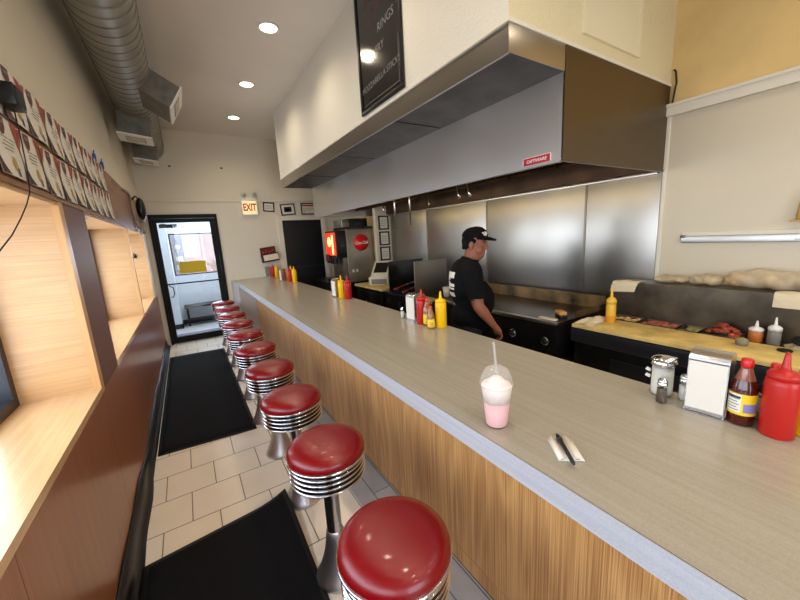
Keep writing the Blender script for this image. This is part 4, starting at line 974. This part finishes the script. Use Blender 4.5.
# second cooking station with two upright splash shields
fr = thing('cooking_station', 'black cooking station between two upright splash shields', 'cooker', (0, 0, 0))
B((2.42, 3.16, .10, 3.25, 4.32, .88)).build('body', M['blacksteel'], fr)
B((2.40, 3.16, .881, 3.25, 4.32, .905)).build('hob_top', M['darkpanel'], fr)
B((2.38, 3.17, .875, 2.52, 3.58, .925), bev=.006).build('front_shelf', M['board'], fr)
B((2.43, 3.55, .906, 2.96, 3.562, 1.365), bev=.002).build('splash_shield', M['ssdark'], fr)
B((2.48, 4.285, .906, 3.10, 4.297, 1.335), bev=.002).build('splash_shield', M['blacksteel'], fr)
for yv in (3.7, 3.95, 4.15):
    B((2.55, yv, .906, 3.15, yv + .10, .93), bev=.003).build('burner_grate', M['blackmatte'], fr)
for yv in (3.3, 3.6, 3.9, 4.2): MB().lathe([(0, 0), (.028, 0), (.024, .03), (0, .03)], 18, 0, Matrix(((0, 0, -1, 2.419), (0, 1, 0, yv), (1, 0, 0, .78), (0, 0, 0, 1)))).build('control_knob', M['black'], fr)
for yv in (3.2, 4.24):
    for xv in (2.46, 3.16): MB().cyl(.025, 0, .1, 12, 0, None, None, (xv, yv)).build('foot', M['black'], fr)
for i, (a, b) in enumerate((((2.36, 3.75, .96), (2.95, 3.95, 1.03)), ((2.38, 4.0, .97), (2.95, 4.16, 1.04)))):
    t = thing('tongs', 'red-handled tongs lying over the cooking station, %s shield' % ('nearer the bright' if i == 0 else 'nearer the dark'), 'tongs', (0, 0, 0), 0, 'red-handled tongs')
    a, b = Vector(a), Vector(b); mdl = a.lerp(b, .45)
    MB().tube([a, mdl], .011, 8).build('handle', mat('red_grip', (166, 52, 50), .5), t); MB().tube([mdl, b], .007, 8).build('blade', M['chromesat'], t)
    MB().box((b.x - .03, b.y - .03, .931), (b.x + .03, b.y + .03, b.z - .004)).build('tip', M['chromesat'], t)
cu_ = thing('paper_cup', 'cream paper cup on the cooking station behind the back of the cook', 'cup', (2.72, 3.28, .9065))
MB().lathe([(0, .001), (.035, .001), (.048, .12), (.046, .12), (.034, .006), (0, .006)], 28).build('cup', M['offwhite'], cu_); MB().lathe([(.0475, .117), (.0505, .118), (.0505, .124), (.0465, .124)], 28).build('rim', M['paper'], cu_)
# low cabinet with cream board and the register
lc = thing('low_cabinet', 'black low cabinet with cream board top next to the cooking station', 'cabinet', (0, 0, 0))
B((2.42, 4.36, 0.0, 3.2, 5.30, .90)).build('body', M['blacksteel'], lc)
B((2.38, 4.36, .901, 3.2, 5.30, .935), bev=.005).build('top', M['board'], lc)
for a, b in ((4.40, 4.82), (4.84, 5.26)):
    dd = B((2.40, a, .08, 2.419, b, .84), bev=.003).build('cabinet_door', M['blacksteel'], lc); MB().tube([(2.385, a + .05, .5), (2.378, a + .05, .6), (2.385, a + .05, .7)], .006).build('handle', M['chromesat'], dd)
rg = thing('cash_register', 'cream cash register with a tilted dark screen on the low cabinet', 'cash register', (2.68, 4.88, .936), R(44))
B((-.16, -.16, 0, .17, .17, .13), bev=.012).build('base', M['offwhite'], rg)
B((-.17, -.13, .02, -.1605, .12, .10), bev=.003).build('receipt_slot', M['ink'], rg)
m_ = place((-.0, .0, .13), 0, R(0), 0)
q = MB(); q.add([(-.13, -.14, .13), (.15, -.14, .13), (.15, .14, .13), (-.13, .14, .13), (-.10, -.14, .17), (.15, -.14, .36), (.15, .14, .36), (-.10, .14, .17)], [[3, 2, 1, 0], [4, 5, 6, 7], [0, 1, 5, 4], [1, 2, 6, 5], [2, 3, 7, 6], [3, 0, 4, 7]]); q.build('display_housing', M['offwhite'], rg)
n_ = Vector((-.19, 0, .25)).normalized() * .002
q = MB(); q.add([(Vector(p) + n_) for p in [(-.07, -.11, .1928), (.12, -.11, .3372), (.12, .11, .3372), (-.07, .11, .1928)]] + [Vector(p) for p in [(-.07, -.11, .1928), (.12, -.11, .3372), (.12, .11, .3372), (-.07, .11, .1928)]], [[0, 1, 2, 3], [7, 6, 5, 4], [0, 4, 5, 1], [1, 5, 6, 2], [2, 6, 7, 3], [3, 7, 4, 0]]); q.build('screen', M['scan'], rg)
q = MB(); q.box((.02, -.151, .18), (.13, -.141, .24)); q.build('side_reader', M['black'], rg)
# soda dispenser, ice cabinet, and the black unit above
sc_ = thing('steel_counter', 'dark back counter under the soda dispenser and steel cabinet', 'counter', (0, 0, 0))
B((2.20, 5.66, .0, 2.985, 6.95, .88), (2.18, 5.64, .881, 2.985, 6.95, .915)).build('body', M['blacksteel'], sc_)
ic = thing('ice_cabinet', 'grey steel cabinet with a round red drink logo behind the cash register', 'cabinet', (2.72, 5.95, .916))
B((-.265, -.29, 0, .262, .28, .945), bev=.008).build('body', M['fridge'], ic)
dc = MB(); dc.lathe([(0, 0), (.15, 0), (.15, .004), (0, .005)], 40, 0, basis((.02, -.291, .70), (1, 0, 0), (0, 0, 1))); dsk = dc.build('logo_disc', M['cokered'], ic)
text('logo_script', 'Coca-Cola', .075, M['white'], dsk, basis((.02, -.2975, .695), (1, .06, 0) if False else (1, 0, .05), (0, 0, 1)), .45, .0006, .0015, sx=.8)
B((-.20, -.296, .18, -.16, -.291, .23), (-.12, -.296, .18, -.09, -.291, .23)).build('button_plate', M['paper'], ic)
B((-.265, -.30, .945, .262, .28, .985)).build('top_cap', M['black'], ic)
bu = thing('storage_crate', 'black and grey boxes stacked on top of the steel cabinet', 'box', (2.72, 6.06, 1.903))
B((-.24, -.22, 0, -.10, .15, .13), bev=.004).build('grey_bin', M['ssdark'], bu); B((-.09, -.24, 0, .25, .15, .15), bev=.004).build('black_bin', M['black'], bu)
B((-.26, -.22, .0, -.245, .15, .14)).build('steel_flap', M['ss'], bu)
sd = thing('soda_dispenser', 'black soda dispenser with a glowing red front panel beside the grey cabinet', 'soda dispenser', (2.252, 5.93, .916))
B((0.0, -.27, .45, .198, .22, .93), bev=.01).build('hood', M['black'], sd)
B((.11, -.26, .0, .197, .21, .449)).build('back_column', M['ssdark'], sd)
B((-.03, -.27, .0, .108, .22, .07), bev=.005).build('drip_tray', M['blacksteel'], sd)
lp = B((-.012, -.26, .50, -.0005, .20, .90)).build('lit_panel', M['litred'], sd)
MB().lathe([(0, 0), (.09, 0), (.08, .004), (0, .005)], 24, 0, Matrix(((0, 0, -1, -.0125), (0, 1, 0, .02), (1, 0, 0, .74), (0, 0, 0, 1)))).build('pale_graphic', M['litwhite'], lp)
B((-.014, -.18, .52, -.0125, -.10, .86)).build('pale_stripe', M['litwhite'], lp)
for yv in (-.2, -.1, 0, .1, .17):
    nz = MB().cyl(.022, .34, .45, 14, 0, None, None, (.06, yv)).build('nozzle', M['black'], sd); B((-.02, yv - .02, .36, .036, yv + .02, .46), bev=.003).build('lever', M['black'], nz)
B((-.03, .05, .40, -.013, .2, .52)).build('flavour_tag', M['maroon'], sd)

# ------------------------------------------------------------------ the cook
PERSON = (2.06, 2.20, 0)
pr = thing('person', 'cook in black cap and black t-shirt standing at the griddle', 'person', PERSON, R(-34))
def capsule(mb, pts, rs, sq=None):
    mb.tube(pts, rs, 16)
    for p, r in zip(pts, rs): mb.sphere(p, r, 16, 10)
def ell(mb, c, r, rot=None): mb.sphere(c, 1, 24, 14, 0, r, rot)
HY = R(-29)       # head turned to his right
RH = Matrix.Rotation(HY, 3, 'Z') @ Matrix.Rotation(R(8), 3, 'Y')
HC = Vector((.075, -.005, 1.592))
def hp(v): return HC + RH @ Vector(v)
body = MB()
# torso core under the clothes
ell(body, (-.01, 0, 1.30), (.115, .185, .16)); ell(body, (.01, 0, 1.10), (.135, .17, .20)); ell(body, (0, 0, .95), (.13, .175, .15))
capsule(body, [(.0, 0, 1.38), (.035, 0, 1.46), hp((-.02, 0, -.05))], [.085, .066, .062])
# head
ell(body, hp((-.012, 0, .035)), (.100, .080, .100), RH); ell(body, hp((.012, 0, -.035)), (.078, .066, .088), RH)
ell(body, hp((.055, 0, -.085)), (.036, .040, .032), RH); ell(body, hp((.005, 0, -.085)), (.068, .066, .042), RH); ell(body, hp((.02, 0, -.108)), (.05, .055, .035), RH)
ell(body, hp((.078, 0, .022)), (.020, .056, .014), RH)                      # brow
capsule(body, [hp((.088, 0, .012)), hp((.103, 0, -.012)), hp((.109, 0, -.024))], [.009, .013, .016])
ell(body, hp((.095, .014, -.027)), (.012, .010, .010), RH); ell(body, hp((.095, -.014, -.027)), (.012, .010, .010), RH)
ell(body, hp((.052, .042, -.040)), (.034, .030, .038), RH); ell(body, hp((.052, -.042, -.040)), (.034, .030, .038), RH)   # cheeks
ell(body, hp((.086, 0, -.056)), (.014, .026, .008), RH); ell(body, hp((.083, 0, -.070)), (.014, .024, .008), RH)
for s_ in (-1, 1):
    ell(body, hp((-.010, s_ * .082, -.008)), (.022, .010, .034), RH @ Matrix.Rotation(R(s_ * 14), 3, 'Z')); ell(body, hp((-.004, s_ * .080, -.036)), (.012, .009, .014), RH)
# arms
SR, ER, WR = (.01, -.215, 1.375), (.045, -.265, 1.10), (.175, -.235, .925)
SL, EL, WL = (.0, .215, 1.385), (-.02, .275, 1.10), (.06, .285, .86)
for S_, E_, W_ in ((SR, ER, WR), (SL, EL, WL)):
    S_, E_, W_ = Vector(S_), Vector(E_), Vector(W_)
    capsule(body, [S_, S_.lerp(E_, .5), E_], [.062, .056, .046]); capsule(body, [E_, E_.lerp(W_, .3), E_.lerp(W_, .7), W_], [.046, .047, .036, .028])
# hands: palm, four fingers curling round, thumb from the side
def hand(W_, E_, side):
    W_, E_ = Vector(W_), Vector(E_); d = (W_ - E_).normalized(); up = Vector((0, 0, 1)); sd_ = d.cross(up).normalized() * side; nrm = sd_.cross(d).normalized() * side
    if nrm.z < 0: nrm = -nrm
    capsule(body, [W_, W_ + d * .04, W_ + d * .075], [.026, .030, .026]); 
    for k, (o_, L_) in enumerate(((-.027, .070), (-.009, .080), (.009, .074), (.026, .058))):
        b0 = W_ + d * .078 + sd_ * o_; k1 = b0 + d * L_ * .45 - nrm * .006; k2 = k1 + d * L_ * .22 - nrm * L_ * .30; k3 = k2 - d * L_ * .08 - nrm * L_ * .30
        capsule(body, [W_ + d * .05 + sd_ * o_ * .9, b0, k1, k2, k3], [.011, .0105, .0098, .009, .008])
    t0 = W_ + d * .022 - sd_ * .022; capsule(body, [t0, t0 + d * .030 - sd_ * .022 - nrm * .008, t0 + d * .056 - sd_ * .022 - nrm * .022, t0 + d * .072 - sd_ * .012 - nrm * .03], [.014, .012, .0105, .009])
hand(WR, ER, 1); hand(WL, EL, -1)
# legs and feet
for s_ in (-1, 1):
    capsule(body, [(0, s_ * .09, .88), (.01, s_ * .10, .50), (-.005, s_ * .105, .12)], [.088, .056, .042]); capsule(body, [(-.03, s_ * .105, .07), (.10, s_ * .115, .05)], [.042, .036])
fuse('body', body, .0065, 5, M['skin'], pr)
# t-shirt with sleeves
sh = MB()
ell(sh, (-.015, 0, 1.30), (.140, .205, .185)); ell(sh, (-.03, 0, 1.22), (.125, .20, .17)); ell(sh, (.055, 0, 1.10), (.180, .205, .20)); ell(sh, (.02, 0, .96), (.175, .205, .17)); ell(sh, (-.005, 0, 1.40), (.105, .150, .075))
capsule(sh, [(.0, 0, 1.38), (.026, 0, 1.452)], [.105, .080])
for S_, E_ in ((SR, ER), (SL, EL)):
    S_, E_ = Vector(S_), Vector(E_); capsule(sh, [(S_.x, S_.y * .75, 1.39), S_, S_.lerp(E_, .45), S_.lerp(E_, .86)], [.085, .082, .076, .072])
    d = (E_ - S_).normalized()
def keep_shirt(co):
    if co.z < .84: return False
    for S_, E_ in ((SR, ER), (SL, EL)):
        S_, E_ = Vector(S_), Vector(E_); d = (E_ - S_).normalized()
        if (co - S_).dot(d) > .80 * (E_ - S_).length and abs(co.y) > .205 and co.z < 1.2: return False
    n = Vector((.32, 0, 1)).normalized()
    return (co - Vector((.04, 0, 1.465))).dot(n) < .012
tsh = fuse('t_shirt', sh, .011, 7, M['shirt'], pr, keep_shirt)
# printed mark on the back of the shirt
bk = MB()
def onback(y, z):
    # back surface of the shirt at (y, z): march in from behind
    from mathutils.bvhtree import BVHTree
    return None
from mathutils.bvhtree import BVHTree
bv = BVHTree.FromPolygons([v.co.copy() for v in tsh.data.vertices], [list(p.vertices) for p in tsh.data.polygons])
def back_patch(y0, y1, z0, z1, mi, off):
    nx, ny = 8, 4; vs = []; fs = []
    for j in range(ny + 1):
        for i in range(nx + 1):
            y = y0 + (y1 - y0) * i / nx; z = z0 + (z1 - z0) * j / ny
            h_ = bv.ray_cast(Vector((-.8, y, z)), Vector((1, 0, 0)))[0]; vs.append((h_.x - off, y, z))
    for j in range(ny):
        for i in range(nx): a = j * (nx + 1) + i; fs.append([a, a + 1, a + nx + 2, a + nx + 1])
    bk.add(vs, fs, mi, True)
back_patch(-.12, .12, 1.32, 1.37, 0, .003); back_patch(-.05, .14, 1.25, 1.32, 0, .003); back_patch(-.12, .02, 1.22, 1.27, 0, .0031)
back_patch(-.10, -.02, 1.285, 1.30, 1, .0042); back_patch(-.13, -.04, 1.235, 1.245, 1, .0042); back_patch(-.12, .1, 1.16, 1.195, 0, .003)
bk.build('back_print', [M['paper'], M['shirt']], tsh)
# trousers
tr_ = MB()
ell(tr_, (0, 0, .92), (.150, .185, .13))
for s_ in (-1, 1): capsule(tr_, [(0, s_ * .09, .88), (.01, s_ * .10, .50), (-.005, s_ * .105, .09)], [.105, .076, .068])
fuse('trousers', tr_, .013, 5, M['pants'], pr)
for s_ in (-1, 1):
    q = MB(); capsule(q, [(-.04, s_ * .105, .055), (.06, s_ * .112, .045), (.14, s_ * .118, .04)], [.052, .050, .040]); q.box((-.09, s_ * .112 - .045, .001), (.17, s_ * .112 + .045, .025))
    fuse('shoe', q, .008, 4, M['black'], pr)
# hair, cap, eyes
hr = MB(); ell(hr, hp((-.022, 0, .022)), (.100, .086, .092), RH); ell(hr, hp((-.05, 0, -.035)), (.062, .070, .06), RH)
RI = RH.inverted()
def keep_hair(co):
    l = RI @ (co - HC)
    if l.x > .032 and l.z < .075: return False
    return l.z > -.055 + max(0, l.x + .05) * .9
fuse('hair', hr, .006, 3, M['hair'], pr, keep_hair)
cp = MB(); ell(cp, hp((-.012, 0, .055)), (.113, .096, .088), RH); ell(cp, hp((.005, 0, .075)), (.095, .085, .074), RH)
def keep_cap(co): l = RI @ (co - HC); return l.z > .054 + .06 * l.x
cap = fuse('cap', cp, .006, 3, M['shirt'], pr, keep_cap)
# brim
q = MB(); nb = 14; vs = []; fs = []
for i in range(nb + 1):
    a = R(-66 + 132 * i / nb)
    for r_, dz in ((.080, 0), (.125, .002), (.172, -.004)):
        rr = r_ if r_ < .1 else r_ - .06 * (abs(a) / R(66)) ** 2 * (1 if r_ > .15 else .4)
        v = Vector((-.008 + rr * math.cos(a) * 1.05, rr * math.sin(a) * .98, .058 + dz - .010 * (math.sin(a)) ** 2 - .12 * max(0, rr * math.cos(a) - .09))); vs.append(v)
for i in range(nb):
    for k in range(2): a = i * 3 + k; fs.append([a, a + 3, a + 4, a + 1])
n0 = len(vs); vs2 = vs + [v + Vector((0, 0, .011)) for v in vs]; f2 = fs + [[k + n0 for k in f[::-1]] for f in fs]
rim = [i * 3 + 2 for i in range(nb + 1)]
for a, b in zip(rim, rim[1:]): f2.append([a, b, b + n0, a + n0])
q.add([hp(v) for v in vs2], f2, 0, True); q.build('brim', M['shirt'], cap)
q = MB(); bvc = BVHTree.FromPolygons([v.co.copy() for v in cap.data.vertices], [list(p.vertices) for p in cap.data.polygons])
for ya, yb, za, zb in ((-.052, -.020, .080, .098), (-.040, -.006, .094, .112), (-.058, -.044, .094, .106)):
    vs = []
    for i in range(5):
        for z_ in (za, (za + zb) / 2, zb):
            o_ = hp((.3, ya + (yb - ya) * i / 4, z_)); h_ = bvc.ray_cast(o_, RH @ Vector((-1, 0, 0)))[0]; vs.append(h_ + (o_ - h_).normalized() * .0025)
    q.add(vs, [[i * 3 + k, i * 3 + 3 + k, i * 3 + 4 + k, i * 3 + 1 + k] for i in range(4) for k in range(2)], 0)
q.build('cap_emblem', M['paper'], cap)
for s_ in (-1, 1):
    e = MB(); ell(e, hp((.068, s_ * .031, .006)), (.0125, .0125, .0110), RH); eo = e.build('eye', M['eye'], pr)
    e = MB(); ell(e, hp((.0765, s_ * .031, .006)), (.0050, .0058, .0058), RH); e.build('iris', M['hair'], eo)
    e = MB(); capsule(e, [hp((.082, s_ * .014, .024)), hp((.084, s_ * .032, .029)), hp((.070, s_ * .05, .024))], [.0045, .005, .003]); e.build('eyebrow', M['hair'], pr)

# ------------------------------------------------------------------ light
def area(name, loc, rot, sx, sy, power, col, spread=180):
    l = bpy.data.lights.new(name, 'AREA'); l.shape = 'RECTANGLE'; l.size = sx; l.size_y = sy; l.energy = power; l.color = col; l.spread = R(spread)
    o = bpy.data.objects.new(name, l); COL.objects.link(o); o.location = loc; o.rotation_euler = rot; return o
def spot(name, loc, power, col, ang=130, blend=.9, rad=.07):
    l = bpy.data.lights.new(name, 'SPOT'); l.energy = power; l.color = col; l.spot_size = R(ang); l.spot_blend = blend; l.shadow_soft_size = rad
    o = bpy.data.objects.new(name, l); COL.objects.link(o); o.location = loc; return o
WARM = (1, .85, .64); DAY = (.88, .93, 1.0)
for y in (3.60, 4.90, 6.19, 2.30, 1.0, -.3, -1.6): spot('downlight_lamp', (.965, y, ZC - .02), 39, WARM, 150)
for y in (-.2, -1.5): spot('kitchen_lamp', (2.5, y, ZC - .02), 40, WARM, 150)
# daylight through the window bays (from outside the panes)
for (a, b), pw in zip(bays, (48, 22, 19)):
    area('bay_daylight', (SX - .045, (a + b) / 2, (SZ + TZ) / 2), (0, R(-90), 0), TZ - SZ - .1, b - a - .1, pw, DAY)
area('shopfront_daylight', (.65, YN - .13, 1.65), (R(90), 0, 0), 1.9, 2.0, 72, DAY)
area('lobby_daylight', (.53, 9.15, 1.56), (R(-90), 0, 0), 1.5, .85, 34, (.8, .9, 1))
area('lobby_ceiling_light', (.5, 8.2, 2.69), (0, 0, 0), .6, .6, 24, (.8, .9, 1))
w = bpy.data.worlds.new('sky'); scene.world = w; w.use_nodes = True
bg_ = w.node_tree.nodes['Background']; bg_.inputs[0].default_value = (.75, .86, 1, 1); bg_.inputs[1].default_value = 3.0
